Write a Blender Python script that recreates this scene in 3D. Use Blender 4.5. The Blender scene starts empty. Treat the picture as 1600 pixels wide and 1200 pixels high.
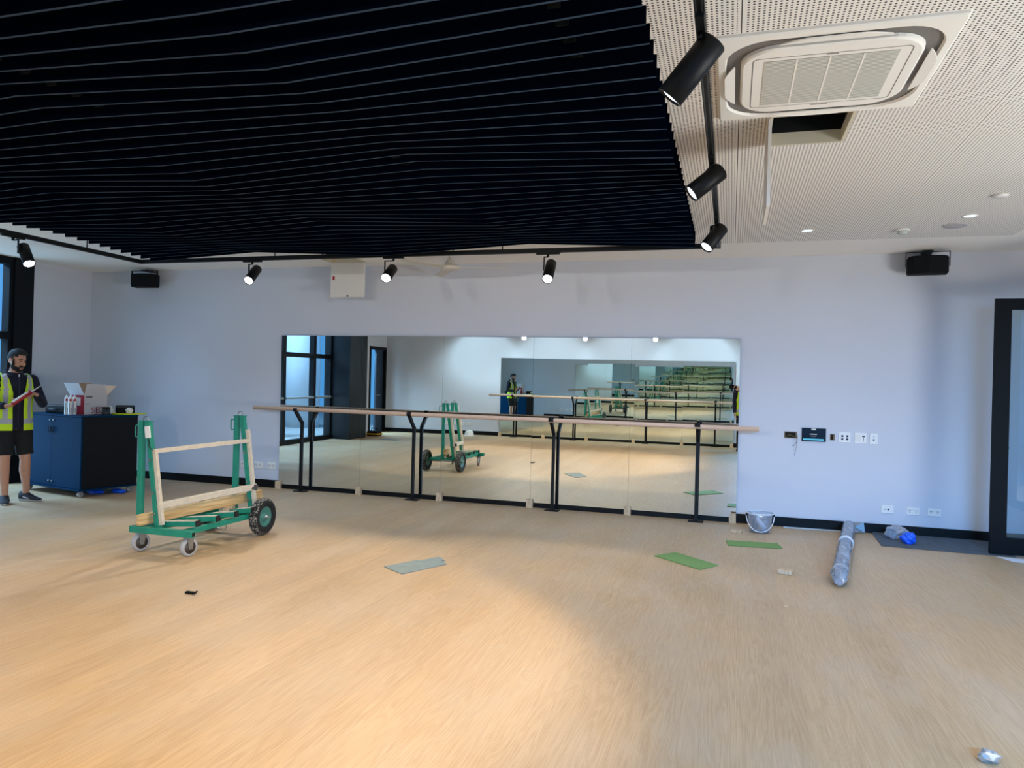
import bpy, bmesh, math, random
from mathutils import Vector, Matrix, Euler
random.seed(7)
PI = math.pi
C = bpy.context.scene.collection
SC = bpy.context.scene

# ------------------------------------------------------------------ helpers
def lin(c):
    c /= 255.0
    return c / 12.92 if c <= 0.04045 else ((c + 0.055) / 1.055) ** 2.4

def rgb(r, g, b):
    return (lin(r), lin(g), lin(b), 1.0)

_mats = {}
def mat(name, col, rough=0.6, metal=0.0, noise=0.0, nscale=20.0, bump=0.0, spec=0.5, alpha=1.0, trans=0.0, coat=0.0):
    if name in _mats:
        return _mats[name]
    m = bpy.data.materials.new(name); m.use_nodes = True
    nt = m.node_tree; b = nt.nodes['Principled BSDF']
    b.inputs['Base Color'].default_value = col
    b.inputs['Roughness'].default_value = rough
    b.inputs['Metallic'].default_value = metal
    b.inputs['Specular IOR Level'].default_value = spec
    b.inputs['Alpha'].default_value = alpha
    b.inputs['Transmission Weight'].default_value = trans
    b.inputs['Coat Weight'].default_value = coat
    if noise or bump:
        tc = nt.nodes.new('ShaderNodeTexCoord')
        n = nt.nodes.new('ShaderNodeTexNoise'); n.inputs['Scale'].default_value = nscale; n.inputs['Detail'].default_value = 4
        nt.links.new(tc.outputs['Object'], n.inputs['Vector'])
        if noise:
            mx = nt.nodes.new('ShaderNodeMix'); mx.data_type = 'RGBA'
            mx.inputs['A'].default_value = tuple(c * (1 - noise) for c in col[:3]) + (1,)
            mx.inputs['B'].default_value = tuple(min(1, c * (1 + noise)) for c in col[:3]) + (1,)
            nt.links.new(n.outputs['Fac'], mx.inputs['Factor'])
            nt.links.new(mx.outputs['Result'], b.inputs['Base Color'])
        if bump:
            bp = nt.nodes.new('ShaderNodeBump'); bp.inputs['Strength'].default_value = bump
            bp.inputs['Distance'].default_value = 0.01
            nt.links.new(n.outputs['Fac'], bp.inputs['Height']); nt.links.new(bp.outputs['Normal'], b.inputs['Normal'])
    _mats[name] = m
    return m

def emit(name, col, strength):
    if name in _mats: return _mats[name]
    m = bpy.data.materials.new(name); m.use_nodes = True
    nt = m.node_tree; nt.nodes.clear()
    e = nt.nodes.new('ShaderNodeEmission'); o = nt.nodes.new('ShaderNodeOutputMaterial')
    e.inputs['Color'].default_value = col; e.inputs['Strength'].default_value = strength
    nt.links.new(e.outputs[0], o.inputs[0]); _mats[name] = m
    return m

def thin_glass(name, tint, refl=1.0, haze=0.0, hazecol=(1, 1, 1, 1)):
    """clear sheet: straight-through transparency plus Fresnel reflection"""
    m = bpy.data.materials.new(name); m.use_nodes = True
    nt = m.node_tree; nt.nodes.clear()
    o = nt.nodes.new('ShaderNodeOutputMaterial')
    t = nt.nodes.new('ShaderNodeBsdfTransparent'); t.inputs['Color'].default_value = tint
    g = nt.nodes.new('ShaderNodeBsdfGlossy'); g.inputs['Roughness'].default_value = 0.0
    ge = nt.nodes.new('ShaderNodeNewGeometry'); dt = nt.nodes.new('ShaderNodeVectorMath'); dt.operation = 'DOT_PRODUCT'
    nt.links.new(ge.outputs['Normal'], dt.inputs[0]); nt.links.new(ge.outputs['Incoming'], dt.inputs[1])
    ab = nt.nodes.new('ShaderNodeMath'); ab.operation = 'ABSOLUTE'; nt.links.new(dt.outputs['Value'], ab.inputs[0])
    om = nt.nodes.new('ShaderNodeMath'); om.operation = 'SUBTRACT'; om.inputs[0].default_value = 1.0; nt.links.new(ab.outputs[0], om.inputs[1])
    pw = nt.nodes.new('ShaderNodeMath'); pw.operation = 'POWER'; pw.inputs[1].default_value = 5.0; nt.links.new(om.outputs[0], pw.inputs[0])
    f = nt.nodes.new('ShaderNodeMath'); f.operation = 'MULTIPLY_ADD'; f.inputs[1].default_value = 0.92; f.inputs[2].default_value = 0.08; nt.links.new(pw.outputs[0], f.inputs[0])
    mu = nt.nodes.new('ShaderNodeMath'); mu.operation = 'MULTIPLY'; mu.inputs[1].default_value = refl; mu.use_clamp = True
    mx = nt.nodes.new('ShaderNodeMixShader')
    nt.links.new(f.outputs[0], mu.inputs[0]); nt.links.new(mu.outputs[0], mx.inputs[0])
    nt.links.new(g.outputs[0], mx.inputs[2])
    src = t.outputs[0]
    if haze:
        d = nt.nodes.new('ShaderNodeBsdfDiffuse'); d.inputs['Color'].default_value = hazecol
        m2 = nt.nodes.new('ShaderNodeMixShader'); m2.inputs[0].default_value = haze
        nt.links.new(t.outputs[0], m2.inputs[1]); nt.links.new(d.outputs[0], m2.inputs[2]); src = m2.outputs[0]
    nt.links.new(src, mx.inputs[1]); nt.links.new(mx.outputs[0], o.inputs[0])
    _mats[name] = m
    return m

class MB:
    """collects shapes into one mesh"""
    def __init__(s): s.bm = bmesh.new(); s.mi = 0
    def _tag(s, n0):
        s.bm.faces.ensure_lookup_table()
        for f in s.bm.faces[n0:]: f.material_index = s.mi
    def mesh(s, verts, faces, smooth=False):
        vs = [s.bm.verts.new(v) for v in verts]
        for f in faces:
            try:
                fc = s.bm.faces.new([vs[i] for i in f]); fc.material_index = s.mi; fc.smooth = smooth
            except ValueError: pass
        return s
    def box(s, lo, hi, M=None, bev=0.0):
        x0, y0, z0 = lo; x1, y1, z1 = hi
        if bev > 0:
            b2 = bmesh.new()
            r = bmesh.ops.create_cube(b2, size=1)
            for v in b2.verts:
                v.co = Vector(((x0+x1)/2 + v.co.x*(x1-x0), (y0+y1)/2 + v.co.y*(y1-y0), (z0+z1)/2 + v.co.z*(z1-z0)))
            bmesh.ops.bevel(b2, geom=b2.edges[:], offset=bev, segments=2, affect='EDGES', profile=0.5)
            b2.verts.index_update()
            vs = [(M @ v.co if M else v.co.copy()) for v in b2.verts]; fs = [[v.index for v in f.verts] for f in b2.faces]
            b2.free(); return s.mesh(vs, fs)
        vs = [Vector(p) for p in ((x0,y0,z0),(x1,y0,z0),(x1,y1,z0),(x0,y1,z0),(x0,y0,z1),(x1,y0,z1),(x1,y1,z1),(x0,y1,z1))]
        if M: vs = [M @ v for v in vs]
        return s.mesh(vs, [(0,3,2,1),(4,5,6,7),(0,1,5,4),(1,2,6,5),(2,3,7,6),(3,0,4,7)])
    def bar(s, a, b, w, h, up=(0, 0, 1), bev=0.0):
        """box-section bar from a to b, w across, h along up"""
        a = Vector(a); b = Vector(b); d = (b - a); L = d.length; d.normalize()
        up = Vector(up); x = d.cross(up)
        if x.length < 1e-5: up = Vector((0, 1, 0)); x = d.cross(up)
        x.normalize(); u = x.cross(d)
        M = Matrix((( x.x, d.x, u.x, a.x), (x.y, d.y, u.y, a.y), (x.z, d.z, u.z, a.z), (0,0,0,1)))
        return s.box((-w/2, 0, -h/2), (w/2, L, h/2), M, bev)
    def rings(s, rings, cap0=True, cap1=True, smooth=True, closed=True):
        n = len(rings[0]); V = []; F = []
        for r in rings: V += [Vector(p) for p in r]
        for i in range(len(rings) - 1):
            for j in range(n if closed else n - 1):
                k = (j + 1) % n
                F.append((i*n + j, i*n + k, (i+1)*n + k, (i+1)*n + j))
        vs = [s.bm.verts.new(v) for v in V]
        for f in F:
            try:
                fc = s.bm.faces.new([vs[i] for i in f]); fc.smooth = smooth; fc.material_index = s.mi
            except ValueError: pass
        if closed:
            for c, off in ((cap0, 0), (cap1, (len(rings)-1)*n)):
                if c:
                    vv = [vs[off + i] for i in range(n)]
                    if off == 0: vv = vv[::-1]
                    try:
                        fc = s.bm.faces.new(vv); fc.material_index = s.mi
                    except ValueError: pass
        return s
    def tube(s, pts, r, seg=10, caps=True):
        pts = [Vector(p) for p in pts]; rs = r if isinstance(r, (list, tuple)) else [r]*len(pts)
        R = []; prev = None
        for i, p in enumerate(pts):
            if i == 0: d = pts[1] - p
            elif i == len(pts)-1: d = p - pts[i-1]
            else: d = (pts[i+1]-p).normalized() + (p-pts[i-1]).normalized()
            d.normalize()
            if prev is None:
                x = d.orthogonal().normalized()
            else:
                x = prev - d*prev.dot(d)
                x = x.normalized() if x.length > 1e-6 else d.orthogonal().normalized()
            prev = x; y = d.cross(x)
            R.append([p + (x*math.cos(2*PI*k/seg) + y*math.sin(2*PI*k/seg))*rs[i] for k in range(seg)])
        return s.rings(R, caps, caps)
    def cyl(s, a, b, r, seg=20, r2=None):
        return s.tube([a, b], [r, r if r2 is None else r2], seg)
    def lathe(s, prof, seg=28, M=None, caps=(True, True)):
        """prof: list of (radius, z)"""
        R = [[Vector((max(r,1e-4)*math.cos(2*PI*k/seg), max(r,1e-4)*math.sin(2*PI*k/seg), z)) for k in range(seg)] for r, z in prof]
        if M: R = [[M @ p for p in q] for q in R]
        return s.rings(R, caps[0], caps[1])
    def prism(s, poly, z0, z1):
        n = len(poly)
        return s.mesh([(x,y,z0) for x,y in poly] + [(x,y,z1) for x,y in poly],
            [tuple(range(n))[::-1], tuple(range(n, 2*n))] + [(i,(i+1)%n,(i+1)%n+n,i+n) for i in range(n)])
    def ell(s, c, r, M=None, u=18, v=12):
        R = []
        for i in range(v+1):
            t = -PI/2 + PI*i/v; cr = max(math.cos(t), 1e-3)
            R.append([Vector((c[0]+r[0]*cr*math.cos(2*PI*k/u), c[1]+r[1]*cr*math.sin(2*PI*k/u), c[2]+r[2]*math.sin(t))) for k in range(u)])
        if M: R = [[M @ p for p in q] for q in R]
        return s.rings(R)
    def out(s, name, m, parent=None, world=False, fix=True):
        if fix:
            bmesh.ops.recalc_face_normals(s.bm, faces=s.bm.faces[:])
        if parent is not None and world:
            s.bm.transform(RM[parent.name].inverted())
        me = bpy.data.meshes.new(name); s.bm.to_mesh(me); s.bm.free()
        for q in (m if isinstance(m, (list, tuple)) else [m]): me.materials.append(q)
        o = bpy.data.objects.new(name, me); C.objects.link(o)
        if parent is not None: o.parent = parent
        return o

RM = {}
def thing(name, label, cat, loc=(0,0,0), rz=0.0, group=None, kind=None):
    o = bpy.data.objects.new(name, None); C.objects.link(o)
    o.location = loc; o.rotation_euler = (0, 0, rz); o.empty_display_size = 0.1
    RM[o.name] = Matrix.Translation(Vector(loc)) @ Matrix.Rotation(rz, 4, 'Z')
    tag(o, label, cat, group, kind)
    return o
def tag(o, label=None, cat=None, group=None, kind=None):
    if label: o['label'] = label
    if cat: o['category'] = cat
    if group: o['group'] = group
    if kind: o['kind'] = kind
    return o
def sub(mb, name, m, parent, root):
    # sub-part given in world coordinates, under a part of root
    o = mb.out(name, m, parent); o.data.transform(RM[root.name].inverted()); return o
def struct(o):
    o['kind'] = 'structure'; return o
def dup(root, loc=None, label=None, rz=None):
    r = root.copy(); C.objects.link(r)
    if loc is not None: r.location = loc
    if rz is not None: r.rotation_euler = (0, 0, rz)
    if label: r['label'] = label
    RM[r.name] = Matrix.Translation(r.location) @ Matrix.Rotation(r.rotation_euler.z, 4, 'Z')
    for ch in list(root.children):
        c = ch.copy(); C.objects.link(c); c.parent = r
        for g in list(ch.children):
            d = g.copy(); C.objects.link(d); d.parent = c
    return r

# ------------------------------------------------------------------ room constants (metres)
H = 3.03; XL = -9.25; XR = 3.45; YB = -10.03; CAMY = -8.76; CAMZ = 1.488
ORD = ['first','second','third','fourth','fifth','sixth','seventh','eighth','ninth','tenth','eleventh','twelfth','thirteenth','fourteenth',
 'fifteenth','sixteenth','seventeenth','eighteenth','nineteenth','twentieth','twenty-first','twenty-second','twenty-third','twenty-fourth',
 'twenty-fifth','twenty-sixth','twenty-seventh','twenty-eighth','twenty-ninth','thirtieth','thirty-first','thirty-second','thirty-third',
 'thirty-fourth','thirty-fifth','thirty-sixth','thirty-seventh','thirty-eighth','thirty-ninth','fortieth','forty-first','forty-second']

# ------------------------------------------------------------------ materials
M_wall = mat('wall_paint', rgb(203, 207, 217), 0.85, noise=0.025, nscale=0.7)
M_white = mat('white_paint', rgb(225, 222, 216), 0.6)
M_plastic = mat('white_plastic', rgb(232, 230, 226), 0.35)
M_black = mat('black_powdercoat', rgb(8, 9, 11), 0.5, spec=0.25)
M_matblack = mat('matt_black', rgb(7, 8, 10), 0.75, spec=0.2)
M_frame = mat('dark_window_frame', rgb(8, 13, 19), 0.5, spec=0.2)
M_skirt = mat('black_skirting', rgb(7, 8, 10), 0.5, spec=0.2)
M_felt = mat('navy_felt', rgb(3, 10, 24), 0.95, noise=0.25, nscale=60, spec=0.0)
M_steel = mat('galvanised_steel', rgb(150, 152, 150), 0.35, metal=0.9, noise=0.15, nscale=40)
M_green = mat('green_paint', rgb(15, 132, 108), 0.45, noise=0.3, nscale=18)
M_rubber = mat('black_rubber', rgb(18, 18, 18), 0.85)
M_strip = mat('worn_cream_timber', rgb(205, 195, 175), 0.75, noise=0.2, nscale=25)
M_barre = mat('pale_beech', rgb(212, 180, 155), 0.45, noise=0.08, nscale=12)
M_skin = mat('skin', rgb(196, 146, 120), 0.55, noise=0.05, nscale=20)
M_navy = mat('navy_hoodie', rgb(14, 19, 40), 0.9, noise=0.2, nscale=30)
M_shorts = mat('black_shorts', rgb(16, 17, 20), 0.9, noise=0.3, nscale=12)
M_hiviz = mat('hi_vis_yellow', rgb(205, 240, 30), 0.7)
M_silver = mat('reflective_silver', rgb(170, 172, 176), 0.4)
M_hair = mat('black_hair', rgb(14, 12, 12), 0.7)
M_red = mat('red_print', rgb(170, 20, 35), 0.5)
M_card = mat('brown_card', rgb(190, 145, 110), 0.85)
M_cardw = mat('white_card', rgb(215, 208, 205), 0.7)
M_blue = mat('blue_plastic', rgb(12, 90, 225), 0.4, noise=0.2, nscale=40)
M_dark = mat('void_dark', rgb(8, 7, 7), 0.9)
M_shoe = mat('charcoal_shoe', rgb(32, 32, 38), 0.8, noise=0.2, nscale=60)
M_clear = thin_glass('window_glass', (0.93, 0.97, 1.0, 1), 1.0)
M_door_glass = thin_glass('door_glass', (0.78, 0.90, 0.96, 1), 1.3, 0.12, rgb(150, 190, 205))
M_film = thin_glass('plastic_film', (0.9, 0.93, 0.97, 1), 2.5, 0.38, rgb(205, 215, 230))
M_mirror = mat('mirror_silver', (0.84, 0.90, 0.89, 1), 0.0, metal=1.0)
M_mirror_b = mat('mirror_silver_far', (0.74, 0.84, 0.80, 1), 0.0, metal=1.0)
M_edge = mat('mirror_edge', rgb(70, 90, 85), 0.3)

def wood(name, c1, c2, scale=(30, 2.0, 30)):
    m = bpy.data.materials.new(name); m.use_nodes = True; nt = m.node_tree; b = nt.nodes['Principled BSDF']
    tc = nt.nodes.new('ShaderNodeTexCoord'); mp = nt.nodes.new('ShaderNodeMapping'); mp.inputs['Scale'].default_value = scale
    n = nt.nodes.new('ShaderNodeTexNoise'); n.inputs['Scale'].default_value = 1.0; n.inputs['Detail'].default_value = 5
    cr = nt.nodes.new('ShaderNodeValToRGB'); cr.color_ramp.elements[0].position = 0.35; cr.color_ramp.elements[1].position = 0.65
    cr.color_ramp.elements[0].color = c1; cr.color_ramp.elements[1].color = c2
    nt.links.new(tc.outputs['Object'], mp.inputs[0]); nt.links.new(mp.outputs[0], n.inputs['Vector'])
    nt.links.new(n.outputs['Fac'], cr.inputs[0]); nt.links.new(cr.outputs[0], b.inputs['Base Color']); b.inputs['Roughness'].default_value = 0.7
    return m
M_pine = wood('pine', rgb(196, 160, 108), rgb(222, 192, 140), (20, 3, 40))
M_block = wood('pine_block', rgb(190, 158, 122), rgb(222, 195, 160), (60, 60, 12))

def floor_material():
    m = bpy.data.materials.new('timber_look_vinyl'); m.use_nodes = True; nt = m.node_tree; b = nt.nodes['Principled BSDF']
    L = nt.links.new; N = nt.nodes.new
    tc = N('ShaderNodeTexCoord'); sep = N('ShaderNodeSeparateXYZ'); L(tc.outputs['Object'], sep.inputs[0])
    # plank index -> per-plank offset
    dv = N('ShaderNodeMath'); dv.operation = 'DIVIDE'; dv.inputs[1].default_value = 0.19; L(sep.outputs['X'], dv.inputs[0])
    fl = N('ShaderNodeMath'); fl.operation = 'FLOOR'; L(dv.outputs[0], fl.inputs[0])
    wn = N('ShaderNodeTexWhiteNoise'); wn.noise_dimensions = '1D'; L(fl.outputs[0], wn.inputs['W'])
    off = N('ShaderNodeMath'); off.operation = 'MULTIPLY_ADD'; off.inputs[1].default_value = 37.0; L(wn.outputs['Value'], off.inputs[0]); L(sep.outputs['Y'], off.inputs[2])
    cb = N('ShaderNodeCombineXYZ'); L(sep.outputs['X'], cb.inputs[0]); L(off.outputs[0], cb.inputs[1])
    mp = N('ShaderNodeMapping'); mp.inputs['Scale'].default_value = (11, 0.9, 1); L(cb.outputs[0], mp.inputs[0])
    n1 = N('ShaderNodeTexNoise'); n1.inputs['Scale'].default_value = 1.0; n1.inputs['Detail'].default_value = 3; n1.inputs['Distortion'].default_value = 0.6; L(mp.outputs[0], n1.inputs['Vector'])
    # cathedral rings: bands of the smooth noise
    sn = N('ShaderNodeMath'); sn.operation = 'MULTIPLY'; sn.inputs[1].default_value = 62.0; L(n1.outputs['Fac'], sn.inputs[0])
    si = N('ShaderNodeMath'); si.operation = 'SINE'; L(sn.outputs[0], si.inputs[0])
    mp2 = N('ShaderNodeMapping'); mp2.inputs['Scale'].default_value = (420, 3.0, 1); L(cb.outputs[0], mp2.inputs[0])
    n2 = N('ShaderNodeTexNoise'); n2.inputs['Scale'].default_value = 1.0; n2.inputs['Detail'].default_value = 4; L(mp2.outputs[0], n2.inputs['Vector'])
    a1 = N('ShaderNodeMath'); a1.operation = 'MULTIPLY_ADD'; a1.inputs[1].default_value = 0.065; L(si.outputs[0], a1.inputs[0]); L(n2.outputs['Fac'], a1.inputs[2])
    cr = N('ShaderNodeValToRGB'); e = cr.color_ramp.elements
    e[0].position = 0.25; e[0].color = rgb(172, 140, 102); e[1].position = 0.75; e[1].color = rgb(203, 174, 136)
    L(a1.outputs[0], cr.inputs[0])
    # per plank tone
    tn = N('ShaderNodeMapRange'); tn.inputs['To Min'].default_value = 0.95; tn.inputs['To Max'].default_value = 1.05; L(wn.outputs['Value'], tn.inputs['Value'])
    ml = N('ShaderNodeMix'); ml.data_type = 'RGBA'; ml.blend_type = 'MULTIPLY'; ml.inputs['Factor'].default_value = 1; L(cr.outputs[0], ml.inputs['A']); L(tn.outputs[0], ml.inputs['B'])
    # dust smears
    mp3 = N('ShaderNodeMapping'); mp3.inputs['Scale'].default_value = (0.9, 0.45, 1); mp3.inputs['Rotation'].default_value = (0, 0, 0.3); L(tc.outputs['Object'], mp3.inputs[0])
    n3 = N('ShaderNodeTexNoise'); n3.inputs['Scale'].default_value = 2.2; n3.inputs['Detail'].default_value = 7; n3.inputs['Roughness'].default_value = 0.65; L(mp3.outputs[0], n3.inputs['Vector'])
    mr = N('ShaderNodeMapRange'); mr.inputs['From Min'].default_value = 0.45; mr.inputs['From Max'].default_value = 0.8; mr.inputs['To Max'].default_value = 0.38; L(n3.outputs['Fac'], mr.inputs['Value'])
    du = N('ShaderNodeMix'); du.data_type = 'RGBA'; L(mr.outputs[0], du.inputs['Factor']); L(ml.outputs['Result'], du.inputs['A']); du.inputs['B'].default_value = rgb(190, 183, 172)
    L(du.outputs['Result'], b.inputs['Base Color'])
    rr = N('ShaderNodeMapRange'); rr.inputs['To Min'].default_value = 0.40; rr.inputs['To Max'].default_value = 0.60; L(n3.outputs['Fac'], rr.inputs['Value']); L(rr.outputs[0], b.inputs['Roughness'])
    b.inputs['Specular IOR Level'].default_value = 0.55
    return m
M_floor = floor_material()

def ceiling_material():
    """white plasterboard with a field of round perforations and board joints"""
    m = bpy.data.materials.new('perforated_plasterboard'); m.use_nodes = True; nt = m.node_tree; b = nt.nodes['Principled BSDF']
    L = nt.links.new; N = nt.nodes.new
    def mth(op, a, bb=None, c=None):
        n = N('ShaderNodeMath'); n.operation = op
        for i, v in enumerate((a, bb, c)):
            if v is None: continue
            if isinstance(v, (int, float)): n.inputs[i].default_value = v
            else: L(v, n.inputs[i])
        return n.outputs[0]
    tc = N('ShaderNodeTexCoord'); sep = N('ShaderNodeSeparateXYZ'); L(tc.outputs['Object'], sep.inputs[0])
    X, Y = sep.outputs['X'], sep.outputs['Y']
    P = 0.0205
    fx = mth('SUBTRACT', mth('FRACT', mth('DIVIDE', X, P)), 0.5); fy = mth('SUBTRACT', mth('FRACT', mth('DIVIDE', Y, P)), 0.5)
    d2 = mth('ADD', mth('MULTIPLY', fx, fx), mth('MULTIPLY', fy, fy))
    hole = mth('LESS_THAN', d2, 0.065)
    area = mth('MULTIPLY', mth('MULTIPLY', mth('GREATER_THAN', X, -1.27), mth('LESS_THAN', X, 2.5)), mth('LESS_THAN', Y, -0.84))
    # no holes in a strip beside each joint and round the cassette panel
    j = mth('SUBTRACT', mth('FRACT', mth('DIVIDE', mth('ADD', X, 1.295 - 0.005 + 0.6475), 1.295)), 0.5)
    aj = mth('MULTIPLY', mth('ABSOLUTE', j), 1.295)
    keep = mth('GREATER_THAN', aj, 0.016)
    seam = mth('MULTIPLY', mth('LESS_THAN', aj, 0.0025), area)
    dark = mth('MAXIMUM', mth('MULTIPLY', mth('MULTIPLY', hole, area), keep), seam)
    mx = N('ShaderNodeMix'); mx.data_type = 'RGBA'; L(dark, mx.inputs['Factor'])
    mx.inputs['A'].default_value = rgb(238, 234, 228); mx.inputs['B'].default_value = rgb(62, 60, 60)
    L(mx.outputs['Result'], b.inputs['Base Color']); b.inputs['Roughness'].default_value = 0.9
    return m
M_ceil = ceiling_material()

# ------------------------------------------------------------------ room shell
b = MB(); b.box((XL-0.2, YB-0.2, -0.1), (XR+0.2, 0.2, 0.0)); struct(b.out('floor', M_floor))

HATCHES = [(0.19, 0.60, -4.44, -3.95), (-5.0, -4.53, -0.78, -0.32)]
b = MB()
xs = sorted({XL-0.2, XR+0.2} | {h[i] for h in HATCHES for i in (0, 1)}); ys = sorted({YB-0.2, 0.2} | {h[i] for h in HATCHES for i in (2, 3)})
for i in range(len(xs)-1):
    for k in range(len(ys)-1):
        cx, cy = (xs[i]+xs[i+1])/2, (ys[k]+ys[k+1])/2
        if any(h[0] < cx < h[1] and h[2] < cy < h[3] for h in HATCHES): continue
        b.mesh([(xs[i],ys[k],H),(xs[i+1],ys[k],H),(xs[i+1],ys[k+1],H),(xs[i],ys[k+1],H)], [(0,3,2,1)])
bmesh.ops.remove_doubles(b.bm, verts=b.bm.verts[:], dist=1e-4)
struct(b.out('ceiling', M_ceil, fix=False))

b = MB(); b.box((XL-0.2, 0, 0), (XR+0.2, 0.2, H)); struct(b.out('wall_far', M_wall))
b = MB(); b.box((XL-0.2, YB-0.2, 0), (0.9, YB, H)); b.box((3.2, YB-0.2, 0), (XR+0.2, YB, H)); b.box((0.9, YB-0.2, 0), (3.2, YB, 0.3)); b.box((0.9, YB-0.2, 2.7), (3.2, YB, H))
struct(b.out('wall_back', M_wall))
# left wall: white ends, the rest is glazing
b = MB(); b.box((XL-0.2, -0.98, 0), (XL, 0, H)); struct(b.out('wall_left', M_wall))
b = MB(); b.box((XL-0.2, -9.0, 0), (XL, -7.95, H)); b.box((XL-0.2, YB, 0), (XL, -9.97, H)); b.box((XL-0.2, -9.97, 2.34), (XL, -9.0, H)); struct(b.out('wall_left_rear', M_wall))
# right wall: doorway near the corner and a long window behind
b = MB()
b.box((XR, -0.62, 0), (XR+0.2, 0, H)); b.box((XR, -1.75, 2.64), (XR+0.2, -0.62, H)); b.box((XR, -1.87, 0), (XR+0.2, -1.75, H))
b.box((XR, -7.6, 2.7), (XR+0.2, -1.87, H)); b.box((XR, -7.6, 0), (XR+0.2, -1.87, 0.12)); b.box((XR, YB, 0), (XR+0.2, -7.6, H))
struct(b.out('wall_right', M_wall))
# skirting
b = MB(); b.box((XL, -0.014, 0), (XR, 0, 0.105)); struct(b.out('baseboard_far', M_skirt))
b = MB(); b.box((XL, -0.98, 0), (XL+0.014, -0.014, 0.105)); struct(b.out('baseboard_left', M_skirt))
b = MB(); b.box((XL, YB, 0), (XR, YB+0.014, 0.105)); struct(b.out('baseboard_back', M_skirt))
# columns in the glazed wall
b = MB(); b.box((XL-0.1, -1.26, 0), (XL+0.03, -0.98, H)); struct(b.out('trim_1', M_frame))
b = MB(); b.box((XL-0.2, -7.95, 0), (-8.76, -7.05, H)); struct(b.out('trim_2', mat('column_dark', rgb(20, 25, 30), 0.45, spec=0.25)))

# glazing on the left: five bays
edges = [-1.26, -2.68, -3.9, -5.1, -6.3, -7.05]
for k in range(5):
    y1, y0 = edges[k], edges[k+1]
    w = thing('window_%d' % (k+1), None, None, (XL, (y0+y1)/2, 0), kind='structure')
    f = MB(); hw = 0.055
    f.box((XL-0.12, y0, 0), (XL, y0+hw, H)); f.box((XL-0.12, y1-hw, 0), (XL, y1, H))
    f.box((XL-0.12, y0+hw, 0), (XL, y1-hw, 0.10)); f.box((XL-0.12, y0+hw, 2.93), (XL, y1-hw, H)); f.box((XL-0.12, y0+hw, 1.93), (XL, y1-hw, 2.03))
    bmesh.ops.remove_doubles(f.bm, verts=f.bm.verts[:], dist=1e-4)
    f.out('window_frame', M_frame, w, True)
    g = MB(); g.mesh([(XL-0.06,y0+hw,0.10),(XL-0.06,y1-hw,0.10),(XL-0.06,y1-hw,1.93),(XL-0.06,y0+hw,1.93)], [(0,1,2,3)]); g.out('window_pane', M_clear, w, True)
    g = MB(); g.mesh([(XL-0.06,y0+hw,2.03),(XL-0.06,y1-hw,2.03),(XL-0.06,y1-hw,2.93),(XL-0.06,y0+hw,2.93)], [(0,1,2,3)]); g.out('window_pane', M_clear, w, True)
    r = MB(); r.box((XL-0.10, y0+hw, 1.00), (XL+0.03, y1-hw, 1.04)); r.out('window_rail', mat('rail_pale', rgb(150, 165, 175), 0.4), w, True)
# glazing on the right, behind the camera's view
w = thing('window_6', None, None, (XR, -4.95, 0), kind='structure')
f = MB()
for y in (-7.6, -6.3, -5.0, -3.65, -1.94): f.box((XR+0.02, y, 0.12), (XR+0.12, y+0.07, 2.7))
f.box((XR+0.02, -7.6, 0.12), (XR+0.12, -1.87, 0.2)); f.box((XR+0.02, -7.6, 2.62), (XR+0.12, -1.87, 2.7))
f.out('window_frame', M_frame, w, True)
g = MB(); g.mesh([(XR+0.07,-7.6,0.2),(XR+0.07,-1.87,0.2),(XR+0.07,-1.87,2.62),(XR+0.07,-7.6,2.62)], [(0,1,2,3)]); g.out('window_pane', M_clear, w, True)

# added window, out of every view, to let blue light onto the far wall
w = thing('window_7', None, None, (2.05, YB, 0), kind='structure')
f = MB(); f.box((0.9, YB-0.12, 0.3), (0.96, YB-0.02, 2.7)); f.box((3.14, YB-0.12, 0.3), (3.2, YB-0.02, 2.7)); f.box((0.96, YB-0.12, 0.3), (3.14, YB-0.02, 0.36)); f.box((0.96, YB-0.12, 2.64), (3.14, YB-0.02, 2.7))
bmesh.ops.remove_doubles(f.bm, verts=f.bm.verts[:], dist=1e-4); f.out('window_frame', M_frame, w, True)
g = MB(); g.mesh([(0.96,YB-0.07,0.36),(3.14,YB-0.07,0.36),(3.14,YB-0.07,2.64),(0.96,YB-0.07,2.64)], [(0,1,2,3)]); g.out('window_pane', M_clear, w, True)

# glazed door leaf standing open in front of the far wall, hinged on the right wall
d = thing('door_1', None, None, (2.41, -0.70, 0), kind='structure')
f = MB(); y0, y1 = -0.725, -0.68; xa, xb = 2.41, 3.42
f.box((xa, y0, 0.015), (xa+0.135, y1, 2.45)); f.box((xb-0.135, y0, 0.015), (xb, y1, 2.45)); f.box((xa+0.135, y0, 0.015), (xb-0.135, y1, 0.175)); f.box((xa+0.135, y0, 2.345), (xb-0.135, y1, 2.45))
bmesh.ops.remove_doubles(f.bm, verts=f.bm.verts[:], dist=1e-4)
f.out('door_frame', mat('door_charcoal', rgb(6, 11, 16), 0.6, spec=0.12), d, True)
g = MB(); g.mesh([(xa+0.135,-0.70,0.175),(xb-0.135,-0.70,0.175),(xb-0.135,-0.70,2.345),(xa+0.135,-0.70,2.345)], [(0,1,2,3)]); g.out('door_pane', M_door_glass, d, True)
h = MB(); h.tube([(xa+0.06,-0.68,1.02),(xa+0.06,-0.625,1.02),(xa+0.17,-0.62,1.02)], 0.011); h.box((xa+0.03,-0.68,0.93),(xa+0.09,-0.672,1.11)); h.out('door_handle', M_steel, d, True)
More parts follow.
